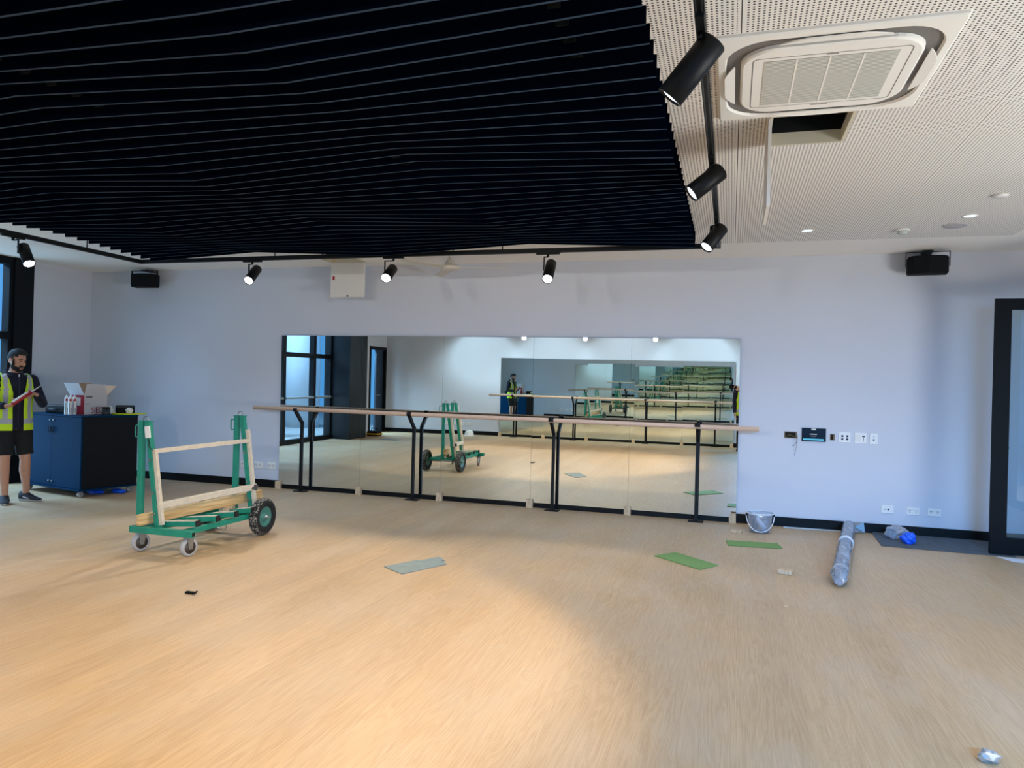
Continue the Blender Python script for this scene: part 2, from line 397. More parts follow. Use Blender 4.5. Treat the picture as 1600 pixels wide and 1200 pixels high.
# rear left door
d = thing('door_2', None, None, (XL, -9.5, 0), kind='structure')
f = MB(); f.box((XL-0.16, -9.06, 0), (XL+0.03, -9.0, 2.34)); f.box((XL-0.16, -9.97, 0), (XL+0.03, -9.91, 2.34)); f.box((XL-0.16, -9.91, 2.26), (XL+0.03, -9.06, 2.34))
bmesh.ops.remove_doubles(f.bm, verts=f.bm.verts[:], dist=1e-4)
f.out('door_frame', M_frame, d, True)
l = MB(); l.box((XL-0.10, -9.91, 0.01), (XL-0.05, -9.50, 2.26)); l.out('door_leaf', mat('door_bluegrey', rgb(38, 54, 72), 0.5), d, True)
h = MB(); h.tube([(XL-0.05,-9.55,1.02),(XL+0.01,-9.55,1.02),(XL+0.012,-9.66,1.02)], 0.011); h.out('door_handle', M_steel, d, True)

# ------------------------------------------------------------------ outside, seen through the glass
b = MB(); b.box((-30, -22, -0.3), (XL-0.2, 8, -0.05)); struct(b.out('ground_outside', mat('paving', rgb(150, 150, 148), 0.8, noise=0.1, nscale=2)))
b = MB(); b.box((XR+0.2, -22, -0.3), (22, 8, -0.05)); struct(b.out('ground_outside_right', mat('paving', rgb(150, 150, 148), 0.8)))
M_pale = mat('pale_render', rgb(200, 205, 208), 0.8, noise=0.05, nscale=3)
o = MB().lathe([(0.42, -0.05), (0.42, 4.6)], 40, Matrix.Translation((-11.3, -7.35, 0))).out('round_column', M_pale)
tag(o, 'pale round column standing outside the glazed wall', 'column')
o = MB().lathe([(0.5, -0.05), (0.5, 4.6)], 40, Matrix.Translation((-12.3, -10.6, 0))).out('round_column', M_pale)
tag(o, 'pale round column outside beyond the rear doorway', 'column')
b = MB(); b.box((-19.5, -20, -0.05), (-18.5, 4, 1.15)); tag(b.out('garden_wall', mat('blue_grey_wall', rgb(120, 135, 150), 0.8, noise=0.1, nscale=1)), 'long low grey wall across the yard outside', 'wall', kind='structure')
t = thing('storage_crate', 'dark blue crate on a stand outside the glazed wall', 'crate', (-10.2, -5.55, 0))
b = MB(); b.box((-10.45, -5.95, 1.02), (-9.95, -5.15, 1.32), bev=0.01); b.out('crate_body', mat('crate_blue', rgb(40, 62, 92), 0.5), t, True)
b = MB(); b.box((-9.949, -5.9, 1.08), (-9.945, -5.8, 1.2)); b.out('label_patch', M_white, t, True)
b = MB()
for x in (-10.4, -10.0):
    for y in (-5.9, -5.2): b.box((x-0.02, y-0.02, -0.05), (x+0.02, y+0.02, 1.02))
b.box((-10.45, -5.95, 0.98), (-9.95, -5.15, 1.02)); b.out('stand', M_frame, t, True)

# ------------------------------------------------------------------ ceiling baffles
def tri(n):   # triangle wave, +1 at n = 0.5, 20.5 ; -1 at 10.5, 30.5
    p = ((n - 0.5) / 20.0) % 1.0
    return 1 - 4*p if p < 0.5 else -3 + 4*p
BX = [-6.44, -5.03, -3.48, -1.92, -0.345]
SGN = [0.75, -1, 1, -1, 1]
M_clip = M_matblack
M_felt_lit_edge = mat('felt_lit_edge', rgb(60, 76, 96), 0.95, noise=0.1, nscale=60, spec=0.0)  # floor-bounce light on the lower edges, put into a paler felt colour
for n in range(30, -6, -1):
    y = -5.951 + (n-1)*(4.08/29)
    zs = [2.840 + 0.043*tri(n)*s for s in SGN]
    k = 30 - n
    t = thing('ceiling_baffle', 'navy felt ceiling baffle with wavy lower edge, %s from the mirror wall' % ORD[k], 'ceiling baffle', (-3.4, y, 2.95), group='navy felt ceiling baffles')
    b = MB(); th = 0.0065
    V = []
    for yy in (y-th, y+th):
        V += [(x, yy, 2.95) for x in BX] + [(x, yy, z) for x, z in zip(BX, zs)]
    F = []
    for i in range(4):
        F += [(i, i+1, i+6, i+5), (10+i, 15+i, 16+i, 11+i), (i+5, i+6, 16+i, 15+i), (i, 10+i, 11+i, i+1)]
    F += [(0, 5, 15, 10), (4, 14, 19, 9)]
    b.mesh(V, F); b.bm.normal_update()
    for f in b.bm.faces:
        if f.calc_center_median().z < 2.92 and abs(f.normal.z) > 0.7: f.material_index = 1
    b.out('felt_panel', [M_felt, M_felt_lit_edge], t, True)
    for x in (-0.67, -2.06, -3.24, -4.6, -5.9):
        c = MB(); c.box((x-0.025, y-th-0.012, 2.905), (x+0.025, y+th+0.012, 2.962)); c.cyl((x, y, 2.96), (x, y, H), 0.003, 6); c.out('hanger', M_clip, t, True)

# ------------------------------------------------------------------ lighting track (rectangle round the baffles)
XT0, XT1, YT1, YT0, ZT = -6.78, -0.14, -1.66, -9.1, 2.85
def track(a, bb, label, rods, cable=()):
    t = thing('lighting_track', label, 'lighting track', ((a[0]+bb[0])/2, (a[1]+bb[1])/2, ZT), group='black lighting track rails')
    m = MB(); m.bar((a[0], a[1], ZT), (bb[0], bb[1], ZT), 0.036, 0.042); m.out('rail', M_black, t, True)
    d = (Vector(bb)-Vector(a)).normalized(); nrm = Vector((-d.y, d.x))
    for s in (-1, 1):
        q = MB(); q.bar((a[0]+nrm.x*0.011*s, a[1]+nrm.y*0.011*s, ZT-0.0225), (bb[0]+nrm.x*0.011*s, bb[1]+nrm.y*0.011*s, ZT-0.0225), 0.006, 0.004); q.out('slot_lip', mat('track_grey', rgb(45, 48, 52), 0.3), t, True)
    for f in rods:
        p = Vector(a).lerp(Vector(bb), f)
        q = MB(); q.cyl((p.x, p.y, ZT+0.02), (p.x, p.y, H), 0.006, 8); q.out('suspension_rod', M_black, t, True)
    return t
track((XT0-0.018, YT1), (XT1+0.018, YT1), 'long black lighting track along the mirror wall', [0.28, 0.37, 0.6, 0.68, 0.9])
track((XT1, YT0+0.018), (XT1, YT1-0.019), 'black lighting track beside the cassette air conditioner', [0.15, 0.4, 0.6, 0.8, 0.97])
track((XT0, YT0+0.018), (XT0, YT1-0.019), 'black lighting track on the window side of the baffles', [0.1, 0.3, 0.5, 0.7, 0.9])
track((XT0-0.018, YT0), (XT1+0.018, YT0), 'black lighting track along the wall behind the photographer', [0.1, 0.3, 0.5, 0.7, 0.9])

M_lens_off = emit('lamp_lens', (0.86, 0.93, 1.0, 1), 2.0)
M_lens_on = emit('lamp_lens_bright', (0.95, 0.97, 1.0, 1), 14.0)
def spotlight(label, mount, back, lens, lensmat, along, power, col, angle, blend=0.35):
    """cylindrical track head: adapter on the rail, side bracket, barrel, lens"""
    mount = Vector(mount); back = Vector(back); lens = Vector(lens); ax = (lens-back).normalized(); mid = back.lerp(lens, 0.35)
    t = thing('track_spotlight', label, 'spotlight', mount, group='black track spotlights')
    al = Vector(along)
    m = MB(); m.bar(mount - al*0.12 + Vector((0,0,-0.030)), mount + al*0.12 + Vector((0,0,-0.030)), 0.034, 0.022, bev=0.003); m.out('track_adapter', M_black, t, True)
    m = MB(); side = ax.cross(Vector((0,0,1)))
    side = side.normalized() if side.length > 0.2 else al
    p0 = mount + Vector((0,0,-0.04)); p1 = Vector((mount.x, mount.y, mount.z-0.065)); p2 = mid + side*0.062; 
    m.tube([p0, p1], 0.013, 10); m.bar(p1, Vector((p2.x, p2.y, p1.z)), 0.026, 0.008); m.bar(Vector((p2.x, p2.y, p1.z+0.004)), p2 - Vector((0,0,0.02)), 0.026, 0.008, side); m.out('bracket', M_black, t, True)
    m = MB(); r = 0.053
    q = ax.orthogonal().normalized(); w = ax.cross(q)
    R = []
    for rr, p in ((0.030, back), (r-0.006, back), (r, back+ax*0.006), (r, lens-ax*0.002), (r-0.004, lens), (r-0.006, lens-ax*0.03)):
        R.append([p + (q*math.cos(2*PI*k/28)+w*math.sin(2*PI*k/28))*rr for k in range(28)])
    m.rings(R, True, False); m.out('barrel', M_black, t, True)
    m = MB(); R = [[p + (q*math.cos(2*PI*k/24)+w*math.sin(2*PI*k/24))*rr for k in range(24)] for rr, p in ((0.0465, lens-ax*0.012), (0.03, lens-ax*0.006), (0.001, lens-ax*0.004))]
    m.rings(R, False, True); m.out('lens', lensmat, t, True)
    if power:
        l = bpy.data.lights.new('spot_lamp', 'SPOT'); l.energy = power; l.color = col; l.spot_size = math.radians(angle); l.spot_blend = blend; l.shadow_soft_size = 0.045
        lo = bpy.data.objects.new('spot_lamp', l); C.objects.link(lo); lo.parent = t
        lo.location = (lens + ax*0.01) - mount; lo.rotation_mode = 'QUATERNION'; lo.rotation_quaternion = ax.to_track_quat('-Z', 'Y')
    return t
WARM = (1.0, 0.73, 0.38); NEUT = (1.0, 0.93, 0.84)
XV = (1,0,0); YV = (0,1,0)
P_R = 165
spotlight('black spotlight nearest the air conditioner, tilted down to the left', (-0.14,-5.98,ZT), (-0.091,-5.95,2.790), (-0.252,-5.93,2.598), M_lens_off, YV, P_R, WARM, 84)
spotlight('middle black spotlight on the track beside the air conditioner', (-0.14,-4.37,ZT), (-0.0845,-4.35,2.770), (-0.249,-4.40,2.630), M_lens_off, YV, P_R, WARM, 84)
spotlight('black spotlight at the far corner of the track, pointing left', (-0.14,-2.83,ZT), (-0.097,-2.81,2.769), (-0.211,-2.907,2.599), M_lens_off, YV, P_R*0.12, WARM, 80)
P_F = 100
spotlight('lit spotlight on the track between left loudspeaker and ceiling hatch', (-5.22,YT1,ZT), (-5.213,-1.58,2.747), (-5.165,-1.80,2.576), M_lens_on, XV, P_F, NEUT, 104)
spotlight('lit spotlight glaring beside the hanging ceiling hatch panel', (-3.47,YT1,ZT), (-3.52,-1.57,2.718), (-3.485,-1.80,2.577), M_lens_on, XV, P_F, NEUT, 104)
spotlight('lit spotlight on the track to the right of the ceiling fan', (-1.78,YT1,ZT), (-1.762,-1.58,2.735), (-1.745,-1.80,2.54), M_lens_on, XV, P_F, NEUT, 104)
spotlight('lit spotlight above the dark window column at left', (XT0,-3.28,ZT), (-6.72,-3.222,2.735), (-6.57,-3.273,2.545), M_lens_on, YV, 12, NEUT, 80)
for x, lb in ((-5.0, 'spotlight on the rear track, left glow at the mirror top'), (-3.42, 'spotlight on the rear track, middle glow at the mirror top'), (-1.74, 'spotlight on the rear track, right glow at the mirror top')):
    spotlight(lb, (x,YT0,ZT), (x-0.02,YT0-0.12,2.69), (x,YT0+0.11,2.575), M_lens_on, XV, 150, NEUT, 70)
def lamp(back, lens, power, col, angle, blend=0.35):
    """bare spot lamp with no fitting, placed out of view"""
    back = Vector(back); lens = Vector(lens)
    l = bpy.data.lights.new('spot_lamp', 'SPOT'); l.energy = power; l.color = col; l.spot_size = math.radians(angle); l.spot_blend = blend; l.shadow_soft_size = 0.05
    o = bpy.data.objects.new('spot_lamp', l); C.objects.link(o); o.location = lens; o.rotation_mode = 'QUATERNION'; o.rotation_quaternion = (lens-back).to_track_quat('-Z', 'Y'); return o
for x in (-6.45, -4.5, -2.6, -0.8): lamp((x,YT0+0.10,2.755), (x,YT0-0.06,2.60), 118, (0.66, 0.88, 1.0), 130, 0.8)  # unseen washers added to brighten the rear wall
lamp((-6.86,-7.6,2.72), (-6.68,-7.62,2.56), 120, WARM, 84)
lamp((-6.86,-5.6,2.72), (-6.68,-5.62,2.56), 110, WARM, 82)
lamp((-0.09,-7.9,2.79), (-0.25,-7.88,2.6), P_R*0.6, WARM, 84)
for x in (-5.6, -4.0, -2.4, -0.9): lamp((x,-1.22,H), (x,-1.22,H-0.012), 66, (0.82, 0.91, 1.0), 100, 1.0)  # added fill for the dim floor in front of the mirrors
lamp((1.9,-4.2,H), (1.9,-4.2,H-0.012), 75, (1.0, 0.90, 0.80), 110, 1.0)  # added fill over the right-hand floor, no fitting
lamp((1.9,-6.6,H), (1.9,-6.6,H-0.012), 50, (1.0, 0.90, 0.80), 110, 1.0)  # second added fill lamp for the same floor, nearer the camera

# ------------------------------------------------------------------ cassette air conditioner
t = thing('ceiling_air_conditioner', 'white square cassette air conditioner set in the perforated ceiling', 'air conditioner', (0.39, -4.98, H))
cx, cy = 0.39, -4.98; hw = 0.492
def rrect(hx, hy, r, z, n=8, cx=cx, cy=cy):
    P = []
    for qx, qy, a0 in ((1,1,0),(-1,1,PI/2),(-1,-1,PI),(1,-1,3*PI/2)):
        for k in range(n+1):
            a = a0 + PI/2*k/n
            P.append(Vector((cx + qx*(hx-r) + r*math.cos(a), cy + qy*(hy-r) + r*math.sin(a), z)))
    return P
M_ac = mat('ac_white', rgb(246, 242, 234), 0.45)
b = MB(); b.rings([rrect(hw,hw,0.01,H+0.004), rrect(hw,hw,0.01,H-0.012), rrect(hw-0.01,hw-0.01,0.01,H-0.022), rrect(0.452,0.452,0.2,H-0.024), rrect(0.445,0.445,0.2,H-0.012)], False, False, smooth=False); b.out('outer_panel', M_ac, t, True)
b = MB(); b.rings([rrect(0.447,0.447,0.2,H-0.010), rrect(0.36,0.36,0.15,H-0.010)], False, False); b.out('air_slot', mat('ac_slot', rgb(118, 114, 110), 0.6), t, True)
b = MB(); b.rings([rrect(0.384,0.380,0.165,H-0.012), rrect(0.382,0.378,0.165,H-0.027), rrect(0.372,0.368,0.16,H-0.034)], False, True, smooth=False); b.out('centre_panel', M_ac, t, True)
b = MB(); b.rings([rrect(0.332,0.295,0.03,H-0.0341), rrect(0.332,0.295,0.03,H-0.0346), rrect(0.328,0.291,0.028,H-0.0346)], False, False, smooth=False); b.out('panel_seam', mat('ac_seam', rgb(90, 86, 82), 0.7), t, True)
def grille_mat():
    m = bpy.data.materials.new('ac_grille'); m.use_nodes = True; nt = m.node_tree; bs = nt.nodes['Principled BSDF']
    tc = nt.nodes.new('ShaderNodeTexCoord'); sp = nt.nodes.new('ShaderNodeSeparateXYZ'); nt.links.new(tc.outputs['Object'], sp.inputs[0])
    a = nt.nodes.new('ShaderNodeMath'); a.operation = 'MULTIPLY'; a.inputs[1].default_value = 70; nt.links.new(sp.outputs['Y'], a.inputs[0])
    f = nt.nodes.new('ShaderNodeMath'); f.operation = 'FRACT'; nt.links.new(a.outputs[0], f.inputs[0])
    g = nt.nodes.new('ShaderNodeMath'); g.operation = 'GREATER_THAN'; g.inputs[1].default_value = 0.45; nt.links.new(f.outputs[0], g.inputs[0])
    mx = nt.nodes.new('ShaderNodeMix'); mx.data_type = 'RGBA'; nt.links.new(g.outputs[0], mx.inputs['Factor'])
    mx.inputs['A'].default_value = rgb(225, 224, 214); mx.inputs['B'].default_value = rgb(165, 166, 160)
    nt.links.new(mx.outputs['Result'], bs.inputs['Base Color']); bs.inputs['Roughness'].default_value = 0.6
    return m
b = MB(); b.box((cx-0.28, cy-0.262, H-0.0365), (cx+0.28, cy+0.262, H-0.033)); gr = b.out('return_grille', grille_mat(), t, True)
for k in (-1, 0, 1):
    q = MB(); q.box((cx+k*0.14-0.004, cy-0.262, H-0.0376), (cx+k*0.14+0.004, cy+0.262, H-0.0365)); sub(q, 'grille_bar', M_ac, gr, t)
def flap(ang):
    M = Matrix.Translation((cx, cy, 0)) @ Matrix.Rotation(ang, 4, 'Z')
    b = MB(); V = []; N2 = 12; top = []; bot = []
    for k in range(N2+1):
        x = -0.225 + 0.45*k/N2; e = abs(x)/0.225
        yo = 0.457 - 0.045*max(0, (e-0.45)/0.55)**1.5; yi = 0.408
        for y in (yi, yo):
            z = H - 0.025 - 0.006*(y-yi)/0.05
            V.append(M @ Vector((x, y, z)))
    for k in range(N2): pass
    b.mesh(V, [(2*k, 2*k+1, 2*k+3, 2*k+2) for k in range(N2)])
    o = b.out('air_flap', M_ac, t, True); md = o.modifiers.new('s', 'SOLIDIFY'); md.thickness = 0.006; return o
for a in (0, PI/2, PI, 3*PI/2): flap(a)
b = MB(); b.box((cx-0.03, cy+0.302, H-0.0355), (cx+0.05, cy+0.312, H-0.034)); b.out('latch', mat('ac_latch', rgb(150, 146, 140), 0.5), t, True)
b = MB(); b.box((cx-0.02, cy-0.288, H-0.0355), (cx+0.03, cy-0.280, H-0.034)); b.out('latch', _mats['ac_latch'], t, True)

# ------------------------------------------------------------------ ceiling access hatches, open
def hatch(label, h, hinge, name='ceiling_access_hatch'):
    x0, x1, y0, y1 = h
    t = thing(name, label, 'access hatch', ((x0+x1)/2, (y0+y1)/2, H))
    M_fr = mat('hatch_frame', rgb(205, 195, 170), 0.5)
    f = MB(); w = 0.018
    for lo, hi in (((x0-w,y0-w),(x1+w,y0)), ((x0-w,y1),(x1+w,y1+w)), ((x0-w,y0),(x0,y1)), ((x1,y0),(x1+w,y1))): f.box((lo[0],lo[1],H-0.006), (hi[0],hi[1],H+0.07))
    bmesh.ops.remove_doubles(f.bm, verts=f.bm.verts[:], dist=1e-4); f.out('hatch_frame', M_fr, t, True)
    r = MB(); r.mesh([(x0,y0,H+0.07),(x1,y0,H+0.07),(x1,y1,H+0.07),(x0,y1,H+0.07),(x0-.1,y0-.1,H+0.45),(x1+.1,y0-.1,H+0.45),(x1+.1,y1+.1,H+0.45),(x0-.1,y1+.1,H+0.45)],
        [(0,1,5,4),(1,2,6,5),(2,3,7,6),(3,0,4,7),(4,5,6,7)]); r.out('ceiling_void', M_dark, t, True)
    d = MB(); d.cyl((x0+.02, (y0+y1)/2-.08, H+.22), (x1-.02, (y0+y1)/2+.1, H+.25), 0.05, 12); d.out('duct', mat('duct', rgb(120, 100, 92), 0.6), t, True)
    return t
t = hatch('open square ceiling hatch just below the air conditioner', HATCHES[0], 'x')
b = MB(); b.box((0.165, -4.44, 2.53), (0.183, -3.96, H-0.01)); p = b.out('hatch_panel', M_white, t, True)
t = hatch('open ceiling hatch near the mirror wall with white panel hanging down', HATCHES[1], 'y')
b = MB(); b.box((-5.01, -0.318, 2.575), (-4.525, -0.30, H-0.01)); p = b.out('hatch_panel', M_white, t, True)
s = MB(); s.box((-4.985, -0.3195, 2.80), (-4.955, -0.3182, 2.85)); sub(s, 'warning_sticker', M_red, p, t)
s = MB(); s.box((-4.775, -0.3225, 2.578), (-4.75, -0.3182, 2.605)); sub(s, 'latch', M_steel, p, t)

# ------------------------------------------------------------------ small ceiling fittings
def downlight(x, y, label, power=0, col=(1,1,1), angle=100):
    t = thing('downlight', label, 'downlight', (x, y, H), group='recessed downlights')
    b = MB(); b.lathe([(0.062,H),(0.062,H-0.004),(0.052,H-0.005),(0.046,H-0.001)], 28, Matrix.Translation((x,y,0)), (False, False)); b.out('bezel', M_plastic, t, True)
    b = MB(); b.lathe([(0.047,H-0.0015),(0.001,H-0.0012)], 24, Matrix.Translation((x,y,0)), (False, True)); b.out('lens', emit('downlight_lens', (0.62,0.86,1,1), 2.6), t, True)
    if power:
        l = bpy.data.lights.new('downlight_lamp', 'SPOT'); l.energy = power; l.color = col; l.spot_size = math.radians(angle); l.spot_blend = 1.0; l.shadow_soft_size = 0.05
        lo = bpy.data.objects.new('downlight_lamp', l); C.objects.link(lo); lo.parent = t; lo.location = (0, 0, -0.012)
downlight(0.652, -1.349, 'round downlight left of the smoke detector', 60, (0.88, 0.94, 1.0), 105)
downlight(1.901, -1.733, 'round downlight above the right loudspeaker', 60, (0.88, 0.94, 1.0), 105)
t = thing('smoke_detector', 'white domed smoke detector between the two downlights', 'smoke detector', (1.479, -1.269, H))
b = MB(); b.lathe([(0.062,H),(0.062,H-0.012),(0.05,H-0.018)], 28, Matrix.Translation((1.479,-1.269,0))); b.out('base_ring', M_plastic, t, True)
b = MB(); b.lathe([(0.047,H-0.018),(0.047,H-0.03),(0.036,H-0.045),(0.002,H-0.05)], 28, Matrix.Translation((1.479,-1.269,0))); b.out('sensor_dome', mat('detector_grey', rgb(185, 195, 190), 0.5), t, True)
o = MB().lathe([(0.10,H),(0.10,H-0.005),(0.094,H-0.008),(0.001,H-0.008)], 32, Matrix.Translation((1.882,-1.364,0))).out('ceiling_speaker', mat('speaker_grille_white', rgb(176, 174, 178), 0.8))
tag(o, 'flat round ceiling speaker grille above the right loudspeaker', 'ceiling speaker')
o = MB().lathe([(0.055,H),(0.055,H-0.012),(0.05,H-0.018),(0.001,H-0.02)], 28, Matrix.Translation((1.911,-2.423,0))).out('ceiling_sensor', M_plastic)
tag(o, 'small white round sensor cover furthest from the mirror wall', 'sensor')

# ------------------------------------------------------------------ ceiling fan
t = thing('ceiling_fan', 'white three-bladed ceiling fan hanging near the mirror wall', 'ceiling fan', (-3.165, -0.80, H))
fx, fy = -3.165, -0.80; T = Matrix.Translation((fx, fy, 0))
M_fan = mat('fan_white', rgb(208, 204, 194), 0.5)
b = MB(); b.lathe([(0.055,H),(0.055,H-0.03),(0.018,H-0.055),(0.012,H-0.06),(0.012,2.945)], 20, T); b.out('canopy_rod', M_fan, t, True)
b = MB(); b.lathe([(0.012,2.955),(0.03,2.945),(0.065,2.90),(0.07,2.872),(0.105,2.865),(0.115,2.845),(0.10,2.825),(0.06,2.815),(0.002,2.812)], 28, T); b.out('motor_housing', M_fan, t, True)
for a in (4, 124, 244):
    R = Matrix.Translation((fx, fy, 2.84)) @ Matrix.Rotation(math.radians(a), 4, 'Z') @ Matrix.Rotation(math.radians(9), 4, 'X')
    b = MB(); b.box((0.09, -0.055, -0.004), (0.70, 0.055, 0.004), R, bev=0.0035); b.out('fan_blade', M_fan, t, True)

# ------------------------------------------------------------------ wall loudspeakers
def loudspeaker(label, x0, x1, z0, z1, yaw):
    cx = (x0+x1)/2; w = (x1-x0)/2
    t = thing('loudspeaker', label, 'loudspeaker', (cx, -0.20, (z0+z1)/2), yaw, group='black wall loudspeakers')
    hgt = (z1-z0)/2; P = []
    for z in (-hgt, -hgt+0.015, hgt-0.015, hgt):
        k = 0.012 if abs(z) == hgt else 0
        poly = [(-w+k, 0.07), (-w+k, -0.03), (-w+0.05, -0.095+k), (0, -0.125+k), (w-0.05, -0.095+k), (w-k, -0.03), (w-k, 0.07)]
        P.append([Vector((x, y, z)) for x, y in poly])
    b = MB(); b.rings(P, True, True, smooth=False); b.out('cabinet', M_matblack, t)
    b = MB(); V = []
    for z in (-hgt+0.012, hgt-0.012):
        V += [(x, y-0.003, z) for x, y in ((-w+0.05,-0.096),(0,-0.126),(w-0.05,-0.096))]
    b.mesh(V, [(0,1,4,3),(1,2,5,4)]); b.out('front_grille', mat('speaker_mesh', rgb(9, 10, 12), 0.8, spec=0.2), t)
    b = MB(); zz = hgt+0.05
    b.bar((-w-0.012,0.0,-0.01), (-w-0.012,0.0,zz), 0.03, 0.006, (1,0,0)); b.bar((w+0.012,0.0,-0.01), (w+0.012,0.0,zz), 0.03, 0.006, (1,0,0)); b.bar((-w-0.015,0.0,zz), (w+0.015,0.0,zz), 0.03, 0.006)
    b.box((-0.05,-0.02,zz), (0.05,0.19,zz+0.012)); b.out('bracket', M_black, t)
loudspeaker('black loudspeaker high on the wall at the left corner', -8.29, -7.90, 2.76, 2.945, math.radians(4))
loudspeaker('black loudspeaker high on the wall above the power outlets', 1.745, 2.125, 2.77, 2.955, math.radians(-6))

# ------------------------------------------------------------------ mirrors, blocks, barres
MX = [-5.91, -4.675, -3.53, -2.335, -1.135, 0.095]
nth = ['leftmost', 'second from left', 'middle', 'second from right', 'rightmost']
th = math.radians(0.38)
def mirror(x0, x1, ysign, label, m, lean, yaw=0.0):
    """silvered sheet leaning very slightly; built in local coords, bottom edge on the blocks"""
    y0 = -0.016 if ysign < 0 else YB + 0.016
    t = thing('mirror_panel', label, 'mirror', ((x0+x1)/2, y0, 0.062), 0.0, group='frameless mirror panels')
    w = (x1-x0)/2 - 0.0012; hh = 2.032; s = ysign
    def pt(x, z, d): return Vector((x, s*(d + z*math.tan(lean)) + yaw*x, z))
    b = MB(); b.mesh([pt(-w,0,0.006), pt(w,0,0.006), pt(w,hh,0.006), pt(-w,hh,0.006)], [(0,1,2,3)] if s < 0 else [(3,2,1,0)]); b.out('silvered_face', m, t, fix=False)
    b = MB(); e = 0.0056
    V = [pt(-w,0,0), pt(w,0,0), pt(w,hh,0), pt(-w,hh,0), pt(-w,0,e), pt(w,0,e), pt(w,hh,e), pt(-w,hh,e)]
    b.mesh(V, [(0,1,2,3),(4,5,6,7),(0,1,5,4),(1,2,6,5),(2,3,7,6),(3,0,4,7)]); b.out('glass_edge', M_edge, t)
lean1 = [0.38, 0.36, 0.41, 0.38, 0.38]
yaws = [0.0, 0.0009, -0.0006, 0.0007, 0.0]
for k in range(5):
    mirror(MX[k], MX[k+1], -1, 'tall frameless mirror panel, %s of five behind the barre' % nth[k], M_mirror, math.radians(lean1[k]), yaws[k])
lean2 = [-0.20, 0.12, 0.30, 0.10, 0.18]
for k in range(5):
    mirror(MX[k], MX[k+1], 1, 'mirror panel on the wall behind the photographer, %s of five' % ['leftmost','second from left','middle','second from right','rightmost'][k], M_mirror_b, math.radians(lean2[k]), (-0.0012, 0.001, -0.001, 0.0015, -0.0008)[k])
bnth = ['leftmost', 'second from left', 'third from left', 'third from right', 'second from right', 'rightmost']
for k, x in enumerate([-5.90, -4.675, -3.53, -2.335, -1.135, 0.055]):
    b = MB(); b.box((x-0.038, -0.060, 0), (x+0.038, -0.0145, 0.10)); tag(b.out('timber_block', M_block), 'small pine block under the mirror edge, %s of six' % bnth[k], 'timber block', 'pine blocks under the mirrors')
    b = MB(); b.box((x-0.038, YB+0.0145, 0), (x+0.038, YB+0.060, 0.10)); tag(b.out('timber_block', M_block), 'pine block under the mirror behind the photographer, %s of six' % bnth[k], 'timber block', 'pine blocks under the rear mirrors')

def barre(label, s, ybase):
    """s = +1: barre stands at -y of its wall (far wall); s = -1: rear wall"""
    t = thing('ballet_barre', label, 'ballet barre', (-2.9, ybase, 0))
    yr = ybase - s*0.155
    b = MB(); R = 0.0265
    pts = [(-6.135, yr, 1.108), (-3.9, yr, 1.100), (-2.0, yr, 1.095), (0.308, yr, 1.088)]
    b.tube(pts, R, 18); b.out('handrail', M_barre, t, True)
    for x in (-5.485, -3.855, -2.025, -0.345):
        p = MB(); p.bar((x, ybase, 0.008), (x, ybase, 0.935), 0.036, 0.036, (0,1,0)); p.bar((x, ybase, 0.917), (x, yr-s*0.004, 1.075), 0.036, 0.036, (0,1,0)); po = p.out('post', M_black, t, True)
        q = MB(); q.box((x-0.085, ybase-0.055, 0), (x+0.085, ybase+0.055, 0.010), bev=0.002); sub(q, 'base_plate', M_black, po, t)
        q = MB(); zc = 1.10
        q.tube([(x-0.03, yr, 1.10), (x+0.03, yr, 1.10)], 0.030, 18); sub(q, 'clamp', M_black, po, t)
barre('long pale timber ballet barre in front of the mirror wall', 1, -0.145)
barre('matching ballet barre on the wall behind the photographer', -1, YB + 0.145)

# ------------------------------------------------------------------ wall plates and panel on the far wall
def plate(name, label, cat, x0, x1, z0, z1, holes, group=None, y=0.0, s=-1, base=M_plastic):
    t = thing(name, label, cat, ((x0+x1)/2, y, (z0+z1)/2), group=group)
    f = (lambda a: (min(y+s*a[0], y+s*a[1]), max(y+s*a[0], y+s*a[1])))
    ya, yb = f((0, 0.009)); b = MB(); b.box((x0, ya, z0), (x1, yb, z1), bev=0.003); b.out('cover_plate', base, t, True)
    for nm, hx0, hx1, hz0, hz1, mm in holes:
        ya, yb = f((0.009, 0.0125)); q = MB(); q.box((hx0, ya, hz0), (hx1, yb, hz1)); q.out(nm, mm, t, True)
    return t
def outlet_holes(x0, x1, z0, z1):
    H_ = []; w = x1-x0; hh = z1-z0; M_s = mat('socket_slot', rgb(70, 72, 80), 0.6)
    for fx in (0.24, 0.76):
        cx_ = x0+w*fx; H_.append(('socket_slot', cx_-0.010, cx_-0.006, z0+hh*0.52, z0+hh*0.68, M_s)); H_.append(('socket_slot', cx_+0.006, cx_+0.010, z0+hh*0.52, z0+hh*0.68, M_s)); H_.append(('socket_slot', cx_-0.002, cx_+0.002, z0+hh*0.3, z0+hh*0.44, M_s))
    H_.append(('rocker_switch', x0+w*0.42, x0+w*0.48, z0+hh*0.6, z0+hh*0.78, M_white)); H_.append(('rocker_switch', x0+w*0.52, x0+w*0.58, z0+hh*0.6, z0+hh*0.78, M_white))
    return H_
M_hole = mat('plate_hole', rgb(22, 24, 40), 0.5)
